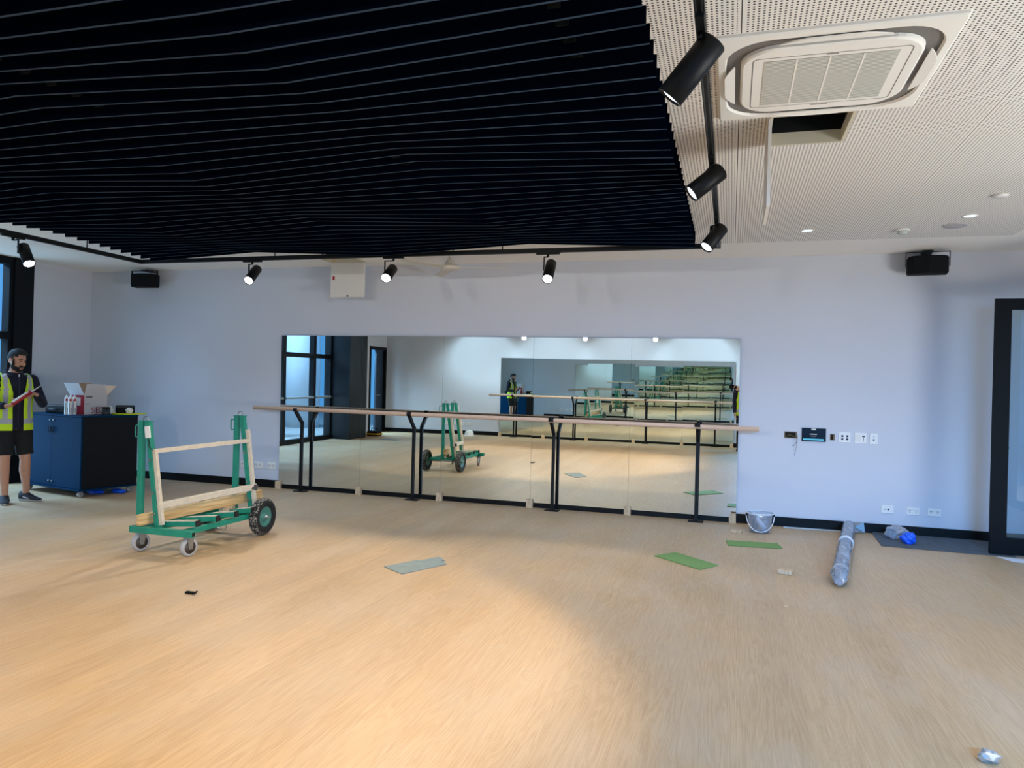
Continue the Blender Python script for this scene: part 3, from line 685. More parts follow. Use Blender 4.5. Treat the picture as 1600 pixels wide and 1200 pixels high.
# row at switch height
t = thing('mounted_touch_panel', 'dark wall touch panel with a cyan bar on its screen', 'touch panel', (0.895, 0, 1.04))
b = MB(); b.box((0.771, -0.018, 0.965), (1.019, 0, 1.112), bev=0.003); b.out('panel_body', mat('panel_navy', rgb(14, 18, 32), 0.4, spec=0.2), t, True)
b = MB(); b.box((0.778, -0.0195, 0.971), (1.012, -0.018, 1.106)); scr = b.out('screen', mat('screen_navy', rgb(9, 12, 26), 0.3, spec=0.15), t, True)
sub(MB().box((0.783, -0.0206, 0.977), (0.996, -0.0195, 0.996)), 'status_bar', emit('cyan_screen', (0.12, 0.55, 0.85, 1), 0.9), scr, t)
sub(MB().box((0.853, -0.0206, 1.042), (0.925, -0.0195, 1.049)), 'text_line', emit('white_screen', (0.7, 0.8, 0.95, 1), 0.8), scr, t)
sub(MB().box((0.863, -0.0206, 1.020), (0.917, -0.0195, 1.024)), 'text_line', emit('dim_screen', (0.4, 0.5, 0.65, 1), 0.5), scr, t)
b = MB(); b.box((0.868, -0.0205, 1.092), (0.915, -0.018, 1.108)); b.out('sticker', M_white, t, True)
def open_box(label, x0, x1, z0, z1):
    t = thing('wall_box', label, 'wall box', ((x0+x1)/2, 0, (z0+z1)/2), group='open electrical boxes')
    b = MB(); w = 0.008; b.box((x0,-0.004,z0),(x1,-0.0005,z0+w)); b.box((x0,-0.004,z1-w),(x1,-0.0005,z1)); b.box((x0,-0.004,z0+w),(x0+w,-0.0005,z1-w)); b.box((x1-w*2,-0.004,z0+w),(x1,-0.0005,z1-w))
    bmesh.ops.remove_doubles(b.bm, verts=b.bm.verts[:], dist=1e-4); b.out('box_rim', mat('plaster_brown', rgb(120, 105, 85), 0.9), t, True)
    b = MB(); b.box((x0+w, -0.002, z0+w), (x1-w*2, -0.0005, z1-w)); b.out('box_cavity', M_dark, t, True)
    return t
t = open_box('open wall box with loose wires left of the touch panel', 0.588, 0.722, 0.99, 1.064)
for k, pts in enumerate([[(0.70,-0.004,1.02),(0.722,-0.03,1.005),(0.716,-0.035,0.95),(0.690,-0.02,0.91),(0.672,-0.012,0.905)], [(0.705,-0.004,1.03),(0.730,-0.03,1.03),(0.722,-0.03,0.96),(0.716,-0.02,0.88),(0.70,-0.008,0.80)], [(0.60,-0.004,1.0),(0.64,-0.012,1.03),(0.70,-0.014,1.01)]]):
    MB().tube(pts, 0.0022, 6).out('loose_wire', mat('wire_%d' % k, [rgb(40,44,60), rgb(150,160,165), rgb(150,130,60)][k], 0.5), t, True)
open_box('small open wall box right of the touch panel', 1.062, 1.112, 0.985, 1.057)
plate('wall_plate', 'white switch plate with four black buttons', 'switch plate', 1.150, 1.268, 0.968, 1.080,
    [('push_button', 1.150+dx-0.010, 1.150+dx+0.010, 0.968+dz-0.011, 0.968+dz+0.011, M_hole) for dx in (0.036, 0.085) for dz in (0.037, 0.070)])
plate('wall_plate', 'white control plate with a blank key and a small dial', 'switch plate', 1.308, 1.428, 0.966, 1.080,
    [('blank_key', 1.318, 1.372, 0.985, 1.062, M_white), ('indicator', 1.384, 1.412, 1.036, 1.050, M_hole), ('indicator', 1.395, 1.402, 1.012, 1.022, M_hole), ('indicator', 1.395, 1.402, 0.992, 1.000, M_hole)])
plate('wall_plate', 'narrow white switch plate, rightmost of the upper row', 'switch plate', 1.460, 1.540, 0.962, 1.080,
    [('toggle', 1.492, 1.508, 1.002, 1.018, M_hole), ('toggle', 1.494, 1.506, 1.038, 1.046, mat('grey_toggle', rgb(140,145,155), 0.5))])
# low row on the right
plate('data_outlet', 'white data outlet with two round holes, left of the low row', 'outlet', 1.588, 1.712, 0.226, 0.310, [('port', 1.622, 1.634, 0.262, 0.274, mat('grey_toggle', rgb(140,145,155), 0.5)), ('port', 1.652, 1.668, 0.260, 0.276, M_hole)])
plate('power_outlet', 'white double power outlet, middle of the low right row', 'power outlet', 1.838, 1.962, 0.224, 0.306, outlet_holes(1.838, 1.962, 0.224, 0.306), 'double power outlets')
plate('power_outlet', 'white double power outlet, nearest the glazed door', 'power outlet', 2.040, 2.164, 0.226, 0.308, outlet_holes(2.040, 2.164, 0.226, 0.308), 'double power outlets')
for x, lb in ((-8.36, 'white double power outlet beside the navy cabinet'), (-6.535, 'white double power outlet partly behind the trolley upright'), (-6.31, 'white double power outlet just right of the trolley upright'), (-6.10, 'white double power outlet next to the mirror edge')):
    plate('power_outlet', lb, 'power outlet', x, x+0.125, 0.255, 0.343, outlet_holes(x, x+0.125, 0.255, 0.343), 'double power outlets')
for x, lb in ((-7.48, 'leftmost'), (-7.26, 'second'), (-7.04, 'third'), (-6.85, 'rightmost')):
    plate('power_outlet', '%s of four power outlets on the wall behind the photographer' % lb, 'power outlet', x, x+0.12, 0.25, 0.335, outlet_holes(x, x+0.12, 0.25, 0.335), 'rear wall outlets', YB, 1)

# ------------------------------------------------------------------ glass trolley
t = thing('glass_trolley', 'green steel glazing trolley with two A-frames on wheels', 'trolley', (-4.54, -3.18, 0))
def gbar(name, a, bb, w, h, m=M_green, up=(0,0,1), bev=0.003):
    return MB().bar(a, bb, w, h, up, bev).out(name, m, t, True)
gbar('cross_beam', (-4.83,-3.72,0.196), (-4.20,-3.72,0.196), 0.05, 0.054)
sub(MB().box((-4.1995,-3.736,0.180),(-4.1985,-3.704,0.212)), 'open_end', M_dark, bpy.data.objects['cross_beam'], t)
gbar('cross_beam', (-4.80,-2.715,0.190), (-4.30,-2.715,0.190), 0.05, 0.05)
gbar('side_rail', (-4.322,-3.695,0.196), (-4.322,-2.74,0.196), 0.045, 0.045)
gbar('side_rail', (-4.79,-3.695,0.196), (-4.79,-2.74,0.196), 0.045, 0.045)
gbar('spine', (-4.738,-3.695,0.196), (-4.515,-2.74,0.196), 0.05, 0.05)
for y in (-3.60, -3.35, -3.10, -2.86):
    xi = -4.70 + (y+3.66)*0.234
    p = MB().bar((xi, y, 0.225), (-4.262, y, 0.262), 0.05, 0.042, (0,0,1), 0.003).out('support_arm', M_green, t, True)
    sub(MB().bar((xi+0.06, y, 0.253), (-4.275, y, 0.286), 0.042, 0.010), 'cream_pad', M_strip, p, t)
    sub(MB().bar((-4.262, y, 0.262), (-4.250, y, 0.263), 0.05, 0.05), 'end_cap', M_rubber, p, t)
for (y, xv, dz) in ((-3.66, -4.80, 0.0), (-2.70, -4.578, 0.025)):
    gbar('upright', (xv, y, 0.215), (xv, y, 1.10+dz), 0.045, 0.045, M_green, (0,1,0))
    sl = MB().bar((xv+0.195, y, 0.20), (xv+0.062, y, 1.10+dz), 0.045, 0.045, (0,1,0), 0.003).out('slanted_leg', M_green, t, True)
    MB().box((xv-0.026, y-0.026, 1.10+dz), (xv+0.092, y+0.026, 1.108+dz)).out('top_cap', M_green, t, True)
    MB().tube([(xv+0.008, y, 1.105+dz)] + [(xv+0.033-0.025*math.cos(a), y, 1.118+dz+0.028*math.sin(a)) for a in [PI*k/8 for k in range(9)]] + [(xv+0.058, y, 1.105+dz)], 0.005, 8).out('lifting_ring', M_steel, t, True)
    MB().tube([(xv-0.02, y, 1.065+dz), (xv-0.062, y, 1.065+dz), (xv-0.070, y, 1.057+dz), (xv-0.070, y, 0.975+dz), (xv-0.062, y, 0.967+dz), (xv-0.02, y, 0.967+dz)], 0.0065, 8).out('pull_handle', M_green, t, True)
    zt = 0.86 if dz == 0 else 1.0
    f = lambda z: xv + 0.195 - 0.133*(z-0.20)/(0.90+dz)
    MB().bar((f(0.24)+0.042, y, 0.235), (f(zt)+0.042, y, zt), 0.036, 0.03, (0,1,0), 0.003).out('cream_batten', M_strip, t, True)
    for z in (0.33, 0.50, 0.78):
        sub(MB().cyl((f(z)-0.0, y-0.034, z), (f(z), y-0.02, z), 0.011, 8), 'bolt', M_steel, sl, t)
    if dz == 0:
        p = MB().bar((f(0.965)+0.01, y-0.032, 0.965), (f(1.065)+0.012, y-0.032, 1.065), 0.012, 0.052, (1,0,0), 0.004).out('tag_plate', M_plastic, t, True)
        MB().tube([(f(0.965)+0.01, y-0.034, 0.962), (f(0.93)+0.02, y-0.036, 0.93), (f(0.9)+0.012, y-0.036, 0.90), (f(0.86)+0.03, y-0.03, 0.87)], 0.004, 6).out('tag_cord', M_rubber, t, True)
MB().bar((-4.655,-3.68,0.855), (-4.435,-2.68,0.895), 0.03, 0.036, (0,0,1), 0.003).out('upper_rail', M_strip, t, True)
MB().bar((-4.595,-3.68,0.395), (-4.375,-2.66,0.450), 0.028, 0.058, (0,0,1), 0.003).out('lower_rail', M_strip, t, True)
MB().bar((-4.372,-2.715,0.455), (-4.372,-2.685,0.44), 0.07, 0.05).out('rail_clip', mat('dull_clip', rgb(90, 92, 92), 0.5, metal=0.6), t, True)
MB().box((-4.60,-2.90,0.2215),(-4.50,-2.80,0.278)).out('timber_packer', M_block, t, True)
# axle and pneumatic wheels
MB().cyl((-4.90,-2.70,0.176), (-4.20,-2.70,0.176), 0.014, 12).out('axle', M_steel, t, True)
def tyre_material():
    m = bpy.data.materials.new('knobbly_tyre'); m.use_nodes = True; nt = m.node_tree; b = nt.nodes['Principled BSDF']
    tc = nt.nodes.new('ShaderNodeTexCoord'); v = nt.nodes.new('ShaderNodeTexVoronoi'); v.feature = 'DISTANCE_TO_EDGE'; v.inputs['Scale'].default_value = 34
    cr = nt.nodes.new('ShaderNodeValToRGB'); cr.color_ramp.elements[0].position = 0.08; cr.color_ramp.elements[1].position = 0.16
    cr.color_ramp.elements[0].color = rgb(8, 8, 8); cr.color_ramp.elements[1].color = rgb(120, 118, 110)
    nt.links.new(tc.outputs['Object'], v.inputs['Vector']); nt.links.new(v.outputs['Distance'], cr.inputs[0]); nt.links.new(cr.outputs[0], b.inputs['Base Color'])
    bp = nt.nodes.new('ShaderNodeBump'); bp.inputs['Strength'].default_value = 1; bp.inputs['Distance'].default_value = 0.006
    nt.links.new(cr.outputs[0], bp.inputs['Height']); nt.links.new(bp.outputs[0], b.inputs['Normal']); b.inputs['Roughness'].default_value = 0.85
    return m
M_tyre = tyre_material()
def wheel(x, y, r, w, s):
    T = Matrix.Translation((x, y, r+0.001)) @ Matrix.Rotation(PI/2, 4, 'Y')
    m = MB(); prof = [(r*0.56, -w*0.42), (r*0.70, -w*0.5), (r*0.86, -w*0.5), (r*0.95, -w*0.40), (r, -w*0.2), (r, w*0.2), (r*0.95, w*0.40), (r*0.86, w*0.5), (r*0.70, w*0.5), (r*0.56, w*0.42), (r*0.56, -w*0.42)]
    R = [[T @ Vector((rr*math.cos(2*PI*k/40), rr*math.sin(2*PI*k/40), z)) for k in range(40)] for rr, z in prof]
    m.rings(R, False, False)
    for f in m.bm.faces:
        c = T.inverted() @ f.calc_center_median(); f.material_index = 0 if math.hypot(c.x, c.y) > r*0.90 else 1
    p = m.out('wheel', [M_tyre, M_rubber], t, True)
    q = MB(); q.lathe([(r*0.56,-w*0.3),(r*0.56,w*0.36),(r*0.50,w*0.36),(r*0.42,w*0.16),(r*0.2,w*0.16),(r*0.18,w*0.4),(0.02,w*0.4)], 28, T); sub(q, 'hub', mat('faded_green', rgb(62, 120, 108), 0.5, noise=0.15, nscale=30), p, t)
    return p
wheel(-4.262, -2.70, 0.175, 0.085, 1)
wheel(-4.862, -2.70, 0.175, 0.085, -1)
M_greytyre = mat('grey_tyre', rgb(165, 165, 165), 0.6); M_castor = mat('castor_brown', rgb(84, 76, 68), 0.5, metal=0.3)
for x, a in ((-4.775, -0.35), (-4.285, -0.25)):
    y = -3.67; T = Matrix.Translation((x, y, 0)) @ Matrix.Rotation(a, 4, 'Z')
    m = MB(); m.box((-0.05,-0.045,0.158),(0.05,0.045,0.168), T); m.lathe([(0.03,0.145),(0.034,0.152),(0.03,0.158)], 16, T)
    for s in (-1, 1):
        m.mesh([T @ Vector(v) for v in ((s*0.029,-0.03,0.147),(s*0.029,0.03,0.147),(s*0.029,0.016,0.06),(s*0.029,-0.016,0.06),(s*0.025,-0.03,0.147),(s*0.025,0.03,0.147),(s*0.025,0.016,0.06),(s*0.025,-0.016,0.06))],
            [(0,1,2,3),(4,7,6,5),(0,4,5,1),(1,5,6,2),(2,6,7,3),(3,7,4,0)])
    m.box((-0.03,-0.03,0.143),(0.03,0.03,0.150), T)
    p = m.out('caster', M_steel, t, True)
    TW = T @ Matrix.Translation((0, 0, 0.0755)) @ Matrix.Rotation(PI/2, 4, 'Y')
    sub(MB().lathe([(0.052,-0.021),(0.068,-0.022),(0.075,-0.014),(0.075,0.014),(0.068,0.022),(0.052,0.021)], 28, TW, (False, False)), 'caster_tyre', M_greytyre, p, t)
    sub(MB().lathe([(0.008,-0.024),(0.02,-0.024),(0.022,-0.012),(0.053,-0.018),(0.053,0.018),(0.022,0.012),(0.02,0.024),(0.008,0.024)], 24, TW), 'caster_hub', M_castor, p, t)
MB().tube([(-4.30,-3.30,0.18),(-4.285,-3.28,0.15),(-4.285,-3.22,0.135),(-4.30,-3.18,0.15),(-4.31,-3.17,0.19)], 0.004, 8).out('hitch_loop', M_steel, t, True)
# loose timber lying on it
b = MB(); b.bar((-4.748,-3.74,0.272), (-4.452,-2.47,0.345), 0.045, 0.092, (0,0,1), 0.002)
o = b.out('timber_plank', wood('pine_plank', rgb(186, 146, 92), rgb(224, 192, 138), (6, 2.2, 45))); tag(o, 'long pine plank resting on the green trolley between its A-frames', 'plank')

# ------------------------------------------------------------------ navy cabinet on casters and what stands on it
CB = Matrix.Translation((-7.965, -1.317, 0)) @ Matrix.Rotation(math.radians(-12), 4, 'Z')
t = thing('mobile_cabinet', 'navy two-door cabinet on casters behind the worker in the yellow vest', 'cabinet', (-7.965, -1.317, 0), math.radians(-12))
M_lam = mat('navy_laminate', rgb(2, 46, 76), 0.55, noise=0.05, nscale=3, spec=0.03)
MB().box((-0.595,-0.345,0.10),(0.605,0.365,0.968)).out('carcass', mat('navy_carcass', rgb(6, 9, 15), 0.6, spec=0.2), t)
MB().box((-0.60,-0.37,0.968),(0.61,0.37,0.985), bev=0.002).out('top_board', M_lam, t)
MB().box((-0.62,-0.39,0.082),(0.63,0.38,0.10), bev=0.002).out('base_board', M_lam, t)
for s, xa, xb in ((-1, -0.597, -0.002), (1, 0.002, 0.606)):
    p = MB().box((xa,-0.366,0.104),(xb,-0.346,0.965)).out('door', M_lam, t)
    hx = s*0.035; R = [Vector((hx+0.027*math.cos(a), -0.380, 0.80+0.038*math.sin(a))) for a in [2*PI*k/16 for k in range(17)]]
    MB().tube(R, 0.004, 6).out('ring_handle', M_matblack, p)
    MB().lathe([(0.009,0.0),(0.012,0.012),(0.004,0.016)], 12, Matrix.Translation((hx,-0.366,0.915)) @ Matrix.Rotation(PI/2,4,'X')).out('lock_knob', M_steel, p)
    MB().lathe([(0.009,0.0),(0.012,0.012),(0.004,0.016)], 12, Matrix.Translation((hx,-0.366,0.16)) @ Matrix.Rotation(PI/2,4,'X')).out('lock_knob', M_steel, p)
for sx in (-0.54, 0.55):
    for sy in (-0.32, 0.31):
        m = MB(); m.box((sx-0.03,sy-0.025,0.074),(sx+0.03,sy+0.025,0.082)); m.box((sx-0.02,sy-0.018,0.03),(sx-0.016,sy+0.012,0.076)); m.box((sx+0.016,sy-0.018,0.03),(sx+0.02,sy+0.012,0.076)); p = m.out('caster', M_steel, t)
        MB().lathe([(0.006,-0.014),(0.034,-0.014),(0.036,-0.01),(0.036,0.01),(0.034,0.014),(0.006,0.014)], 20, Matrix.Translation((sx,sy-0.004,0.0365)) @ Matrix.Rotation(PI/2,4,'Y')).out('caster_wheel', M_greytyre, p)
ZC = 0.985
def cartridge(x, y, label, dots):
    t = thing('sealant_cartridge', label, 'sealant tube', (x, y, ZC), group='white sealant cartridges on the cabinet')
    T = Matrix.Translation((x, y, 0))
    MB().lathe([(0.0235,ZC+0.001),(0.0245,ZC+0.004),(0.0245,ZC+0.212),(0.021,ZC+0.217)], 20, T).out('barrel', M_plastic, t, True)
    MB().lathe([(0.021,ZC+0.217),(0.010,ZC+0.228),(0.008,ZC+0.243),(0.002,ZC+0.244)], 14, T).out('threaded_tip', M_plastic, t, True)
    a0 = -0.72
    def patch(z0, z1, a, wid, m, nm):
        V = []; n = 5
        for z in (z0, z1): V += [(x+0.0250*math.cos(a+wid*(k/(n-1)-0.5)), y+0.0250*math.sin(a+wid*(k/(n-1)-0.5)), z) for k in range(n)]
        MB().mesh(V, [(k,k+1,k+1+n,k+n) for k in range(n-1)]).out(nm, m, t, True)
    patch(ZC+0.168, ZC+0.198, a0, 1.1, M_red, 'red_mark')
    patch(ZC+0.03, ZC+0.15, a0-0.35, 0.28, mat('grey_print', rgb(120,120,130), 0.6), 'printed_column')
    patch(ZC+0.03, ZC+0.09, a0+0.35, 0.22, mat('dark_print', rgb(60,40,45), 0.6), 'printed_column')
cartridge(-7.845, -1.655, 'white sealant cartridge, front left of the four on the cabinet', 1)
cartridge(-7.775, -1.665, 'white sealant cartridge, front right of the four on the cabinet', 1)
cartridge(-7.835, -1.600, 'white sealant cartridge, rear left of the four on the cabinet', 1)
cartridge(-7.772, -1.608, 'white sealant cartridge beside the red box end', 1)

BR = math.radians(6)
t = thing('cardboard_box', 'open red and white printed carton with raised flaps on the cabinet', 'box', (-7.825, -1.35, ZC), BR)
w, l, hh = 0.105, 0.20, 0.245
def shell(lo, hi, nm, m): return MB().box(lo, hi).out(nm, m, t)
th_ = 0.004
shell((-w,-l,0),(w,l,0.004),'base',M_card)
pf = shell((-w,-l,0.004),(w,-l+th_,hh),'red_end',mat('red_card', rgb(150, 22, 45), 0.6))
ps = shell((w-th_,-l+th_,0.004),(w,l-th_,hh),'white_side',M_cardw)
shell((-w,l-th_,0.004),(w,l,hh),'far_end',M_card)
shell((-w,-l+th_,0.004),(-w+th_,l-th_,hh),'back_side',M_card)
def flapm(vs, nm, m): 
    o = MB().mesh(vs, [(0,1,2,3)]).out(nm, m, t); md = o.modifiers.new('s','SOLIDIFY'); md.thickness = 0.004; return o
flapm([(-w,-l,hh),(w,-l,hh),(w-0.01,-l-0.085,hh+0.145),(-w-0.01,-l-0.085,hh+0.145)],'flap',mat('pale_card', rgb(205, 215, 230), 0.6))
flapm([(w,-l+0.01,hh),(w,l-0.02,hh),(w+0.02,l-0.06,hh+0.135),(w+0.02,-l+0.02,hh+0.14)],'flap',M_cardw)
flapm([(-w,l,hh),(w,l,hh),(w+0.02,l+0.13,hh+0.12),(-w,l+0.13,hh+0.12)],'flap',M_card)
flapm([(-w,-l,hh),(-w,l,hh),(-w-0.03,l,hh+0.145),(-w-0.03,-l,hh+0.145)],'flap',M_card)
MB().box((-0.085,-l-0.0015,hh-0.13),(0.055,-l,hh-0.03)).out('paper_label', M_cardw, pf)
MB().box((-0.075,-l-0.0012,0.02),(-0.015,-l,0.13)).out('tube_picture', mat('grey_print2', rgb(165,150,160), 0.6), pf)
def text(txt, size, M, m, parent, name):
    cu = bpy.data.curves.new(name, 'FONT'); cu.body = txt; cu.size = size; cu.extrude = 0.0004; cu.align_x = 'CENTER'; cu.align_y = 'CENTER'
    o = bpy.data.objects.new(name, cu); C.objects.link(o)
    dg = bpy.context.evaluated_depsgraph_get(); me = bpy.data.meshes.new_from_object(o.evaluated_get(dg))
    bpy.data.objects.remove(o); me.transform(M); me.materials.clear(); me.materials.append(m)
    o = bpy.data.objects.new(name, me); C.objects.link(o); o.parent = parent; return o
text('SIEGE', 0.105, Matrix.Translation((w+0.0008, 0.05, 0.05)) @ Matrix.Rotation(PI/2,4,'Z') @ Matrix.Rotation(PI/2,4,'X'), M_red, ps, 'printed_word')
MB().box((w,-0.17,0.215),(w+0.0008,-0.06,0.228)).out('printed_line', mat('dark_print', rgb(60,40,45), 0.6), ps)
MB().box((w,-0.18,0.13),(w+0.0008,-0.10,0.138)).out('printed_line', mat('grey_print', rgb(120,120,130), 0.6), ps)

t = thing('black_tin', 'small black tin in front of the carton corner', 'tin', (-7.535, -1.36, ZC))
T = Matrix.Translation((-7.535,-1.36,0))
MB().lathe([(0.046,ZC),(0.048,ZC+0.004),(0.048,ZC+0.085)], 24, T).out('tin_body', mat('tin_black', rgb(20,28,26), 0.5), t, True)
MB().lathe([(0.049,ZC+0.085),(0.049,ZC+0.097),(0.045,ZC+0.10),(0.002,ZC+0.10)], 24, T).out('lid', M_matblack, t, True)
b = MB(); R = Matrix.Translation((-7.50,-1.02,0)) @ Matrix.Rotation(math.radians(8),4,'Z')
b.rings([[R @ Vector((0.15*c_(a), 0.21*s_(a), z)) for a in [2*PI*k/28 for k in range(28)]] for (c_, s_) in ((lambda a: math.copysign(abs(math.cos(a))**0.55, math.cos(a)), lambda a: math.copysign(abs(math.sin(a))**0.55, math.sin(a))),) for z in (ZC+0.001, ZC+0.014)])
tag(b.out('yellow_board', mat('bright_yellow', rgb(225, 232, 20), 0.5)), 'flat bright yellow board at the right end of the cabinet top', 'board')
b = MB(); t = thing('black_pouch', 'black pouch sitting on the yellow board', 'pouch', (-7.56, -1.03, ZC+0.015))
R = Matrix.Translation((-7.56,-1.03,0)) @ Matrix.Rotation(math.radians(40),4,'Z')
MB().box((-0.11,-0.05,ZC+0.016),(0.11,0.05,ZC+0.115), R, bev=0.012).out('pouch_body', M_matblack, t, True)
MB().box((-0.10,-0.053,ZC+0.085),(0.10,-0.048,ZC+0.11), R).out('flap', mat('pouch_flap', rgb(20,22,26), 0.6), t, True)
def crumple(name, label, cat, c, r, m, seed, group=None, sub_=3, amp=0.35):
    b = MB(); rnd = random.Random(seed); bmesh.ops.create_icosphere(b.bm, subdivisions=sub_, radius=1)
    ph = [(rnd.uniform(-4,4), rnd.uniform(-4,4), rnd.uniform(-4,4), rnd.uniform(0,6)) for _ in range(7)]
    for v in b.bm.verts:
        p = v.co.copy(); k = 1 + sum(amp/3*abs(math.sin(a*p.x+bb*p.y+cc*p.z+d)) for a,bb,cc,d in ph) - amp
        v.co = Vector((p.x*k*r[0], p.y*k*r[1], p.z*k*r[2])) 
    zmin = min(v.co.z for v in b.bm.verts)
    for v in b.bm.verts: v.co = Vector((c[0]+v.co.x, c[1]+v.co.y, c[2]+max(v.co.z, zmin*0.75)-zmin*0.75))
    o = b.out(name, m); return tag(o, label, cat, group)
crumple('paper_scrap', 'crumpled white paper scrap on the yellow board', 'paper', (-7.455,-1.07,ZC+0.014), (0.04,0.03,0.035), M_plastic, 5)
crumple('tape_roll_scrap', 'small white wad behind the carton', 'paper', (-7.66,-1.17,ZC), (0.03,0.03,0.05), M_plastic, 9)
t = thing('tool_case', 'black tool case lying on the cabinet behind the worker', 'tool case', (-8.20, -1.35, ZC), math.radians(-12))
MB().box((-0.21,-0.14,0),(0.21,0.14,0.085), bev=0.02).out('case_body', M_matblack, t)
MB().box((-0.21,-0.13,0.085),(0.20,0.14,0.105), bev=0.008).out('lid', mat('case_lid', rgb(28,24,28), 0.4), t)
MB().tube([(-0.07,-0.14,0.05),(-0.07,-0.165,0.05),(0.07,-0.165,0.05),(0.07,-0.14,0.05)], 0.009, 8).out('carry_handle', mat('case_grip', rgb(70,72,78), 0.4), t)
crumple('blue_glove', 'blue plastic wad under the cabinet near corner', 'plastic bag', (-7.60,-1.42,0), (0.11,0.05,0.026), M_blue, 3, 'blue plastic wads under the cabinet')
crumple('blue_glove', 'blue plastic wad under the right end of the cabinet', 'plastic bag', (-7.40,-1.27,0), (0.09,0.05,0.026), M_blue, 8, 'blue plastic wads under the cabinet')

# ------------------------------------------------------------------ things lying on the floor
def pad(name, label, cat, pts, z, m, group=None, notch=False):
    b = MB(); b.prism(pts, 0.0015, z); return tag(b.out(name, m), label, cat, group)
M_gpad = mat('green_pad', rgb(112, 148, 82), 0.8, noise=0.12, nscale=25)
M_greypad = mat('grey_pad', rgb(128, 142, 140), 0.7, noise=0.25, nscale=14)
pad('carpet_tile', 'green rectangular pad nearest the middle of the floor', 'floor pad', [(-.619,-2.088),(-.444,-1.875),(-.065,-2.232),(-.206,-2.455)], 0.008, M_gpad)
pad('carpet_tile', 'green rectangular pad lying just in front of the bucket', 'floor pad', [(-.009,-1.109),(.482,-1.054),(.515,-1.285),(.016,-1.352)], 0.008, M_gpad)
pad('carpet_tile', 'grey worn rectangular pad with a notched corner alone on the floor', 'floor pad', [(-2.644,-3.368),(-2.49,-3.07),(-2.47,-3.085),(-2.36,-2.89),(-2.27,-2.99),(-2.29,-3.02),(-2.206,-3.091),(-2.41,-3.53)], 0.007, M_greypad)
pad('carpet_tile', 'grey flat sheet on the floor near the rear doorway', 'floor pad', [(-8.15,-7.55),(-7.70,-7.42),(-7.66,-7.68),(-8.12,-7.80)], 0.006, M_greypad)
M_mat = mat('charcoal_mat', rgb(78, 88, 98), 0.9, noise=0.35, nscale=9)
b = MB(); R = []
for k, (y, z) in enumerate([(-0.745,0.003),(-0.6,0.003),(-0.3,0.003),(-0.08,0.004),(-0.025,0.012)]):
    x0 = 1.475 + (0 if y > -0.3 else 0); R.append([(1.47+0.01*k, y+0.02, z), (2.0, y-0.005, z), (2.62, y-0.02, z)])
V = [p for r in R for p in r]; F = []
for i in range(4):
    for j in range(2): F.append((i*3+j, i*3+j+1, (i+1)*3+j+1, (i+1)*3+j))
b.mesh(V, F); o = b.out('floor_mat', M_mat); md = o.modifiers.new('s','SOLIDIFY'); md.thickness = 0.004; md.offset = 1
tag(o, 'charcoal grey mat against the skirting, running under the glazed door', 'mat')
pad('paper_sheet', 'white paper sheet on the floor under the glazed door', 'paper', [(2.44,-0.80),(3.2,-0.86),(3.2,-1.10),(2.52,-0.985)], 0.003, mat('paper_white', rgb(225,230,240), 0.8))
b = MB(); b.prism([(0.60,-0.11),(1.30,-0.07),(1.30,-0.022),(0.60,-0.035)], 0.0015, 0.006); tag(b.out('plastic_strip', mat('milky_plastic', rgb(205,220,235), 0.4)), 'thin milky plastic strip along the foot of the wall', 'plastic strip')
def offcut(label, x, y, rz, s=(0.058,0.032,0.036)):
    R = Matrix.Translation((x,y,0)) @ Matrix.Rotation(rz,4,'Z')
    tag(MB().box((-s[0],-s[1],0.001),(s[0],s[1],s[2]), R, bev=0.002).out('timber_offcut', M_block), label, 'timber offcut')
offcut('pale pine offcut alone on the floor beside the wrapped roll', 0.468, -2.30, -0.2)
offcut('pine offcut on the floor left of the clear bucket', 0.10, -0.63, -0.25, (0.055,0.03,0.03))
tag(MB().box((0.395,-3.30,0.001),(0.425,-3.28,0.008), bev=0.002).out('tiny_chip', M_block), 'tiny pale wood chip on open floor', 'wood chip')
t = thing('tape_clip', 'small black plastic clip alone on the floor in front of the trolley', 'clip', (-3.52,-4.55,0))
MB().box((-3.56,-4.56,0.001),(-3.49,-4.53,0.016), bev=0.005).out('clip_body', M_matblack, t, True)
MB().tube([(-3.49,-4.545,0.01),(-3.465,-4.55,0.024),(-3.475,-4.565,0.008)], 0.006, 8).out('spring', M_rubber, t, True)
o = crumple('foil_scrap', 'crumpled silver foil scrap in the near right corner', 'foil', (1.055,-5.30,0), (0.035,0.028,0.022), mat('foil', rgb(190,205,220), 0.25, metal=0.8), 21, sub_=2, amp=0.5)
crumple('blue_glove', 'bright blue balled-up glove on the charcoal mat', 'glove', (1.755,-0.50,0.008), (0.062,0.055,0.055), M_blue, 12)
crumple('clear_wrapper', 'crumpled clear plastic wrapper behind the blue glove', 'plastic wrapper', (1.70,-0.27,0.008), (0.10,0.05,0.06), M_film, 14, sub_=3, amp=0.5)

# clear bucket with bottles
bx, by = 0.335, -0.47; T = Matrix.Translation((bx,by,0))
t = thing('plastic_bucket', 'clear plastic bucket holding bottles beside the green pad', 'bucket', (bx,by,0))
M_bk = thin_glass('bucket_plastic', (0.90,0.93,0.97,1), 2.0, 0.34, rgb(190,205,225))
MB().lathe([(0.10,0.004),(0.106,0.012),(0.132,0.205)], 32, T, (True, False)).out('bucket_wall', M_bk, t, True)
MB().lathe([(0.131,0.195),(0.139,0.197),(0.140,0.21),(0.133,0.212),(0.131,0.195)], 32, T, (False, False)).out('rim', mat('milky_rim', rgb(205,215,230), 0.4), t, True)
MB().tube([(bx+0.142*math.cos(a), by-0.02-0.10*abs(math.sin(a)), 0.185-0.165*abs(math.sin(a))) for a in [PI*k/20 for k in range(21)]], 0.0045, 8).out('handle', mat('handle_white', rgb(235,238,245), 0.4), t, True)
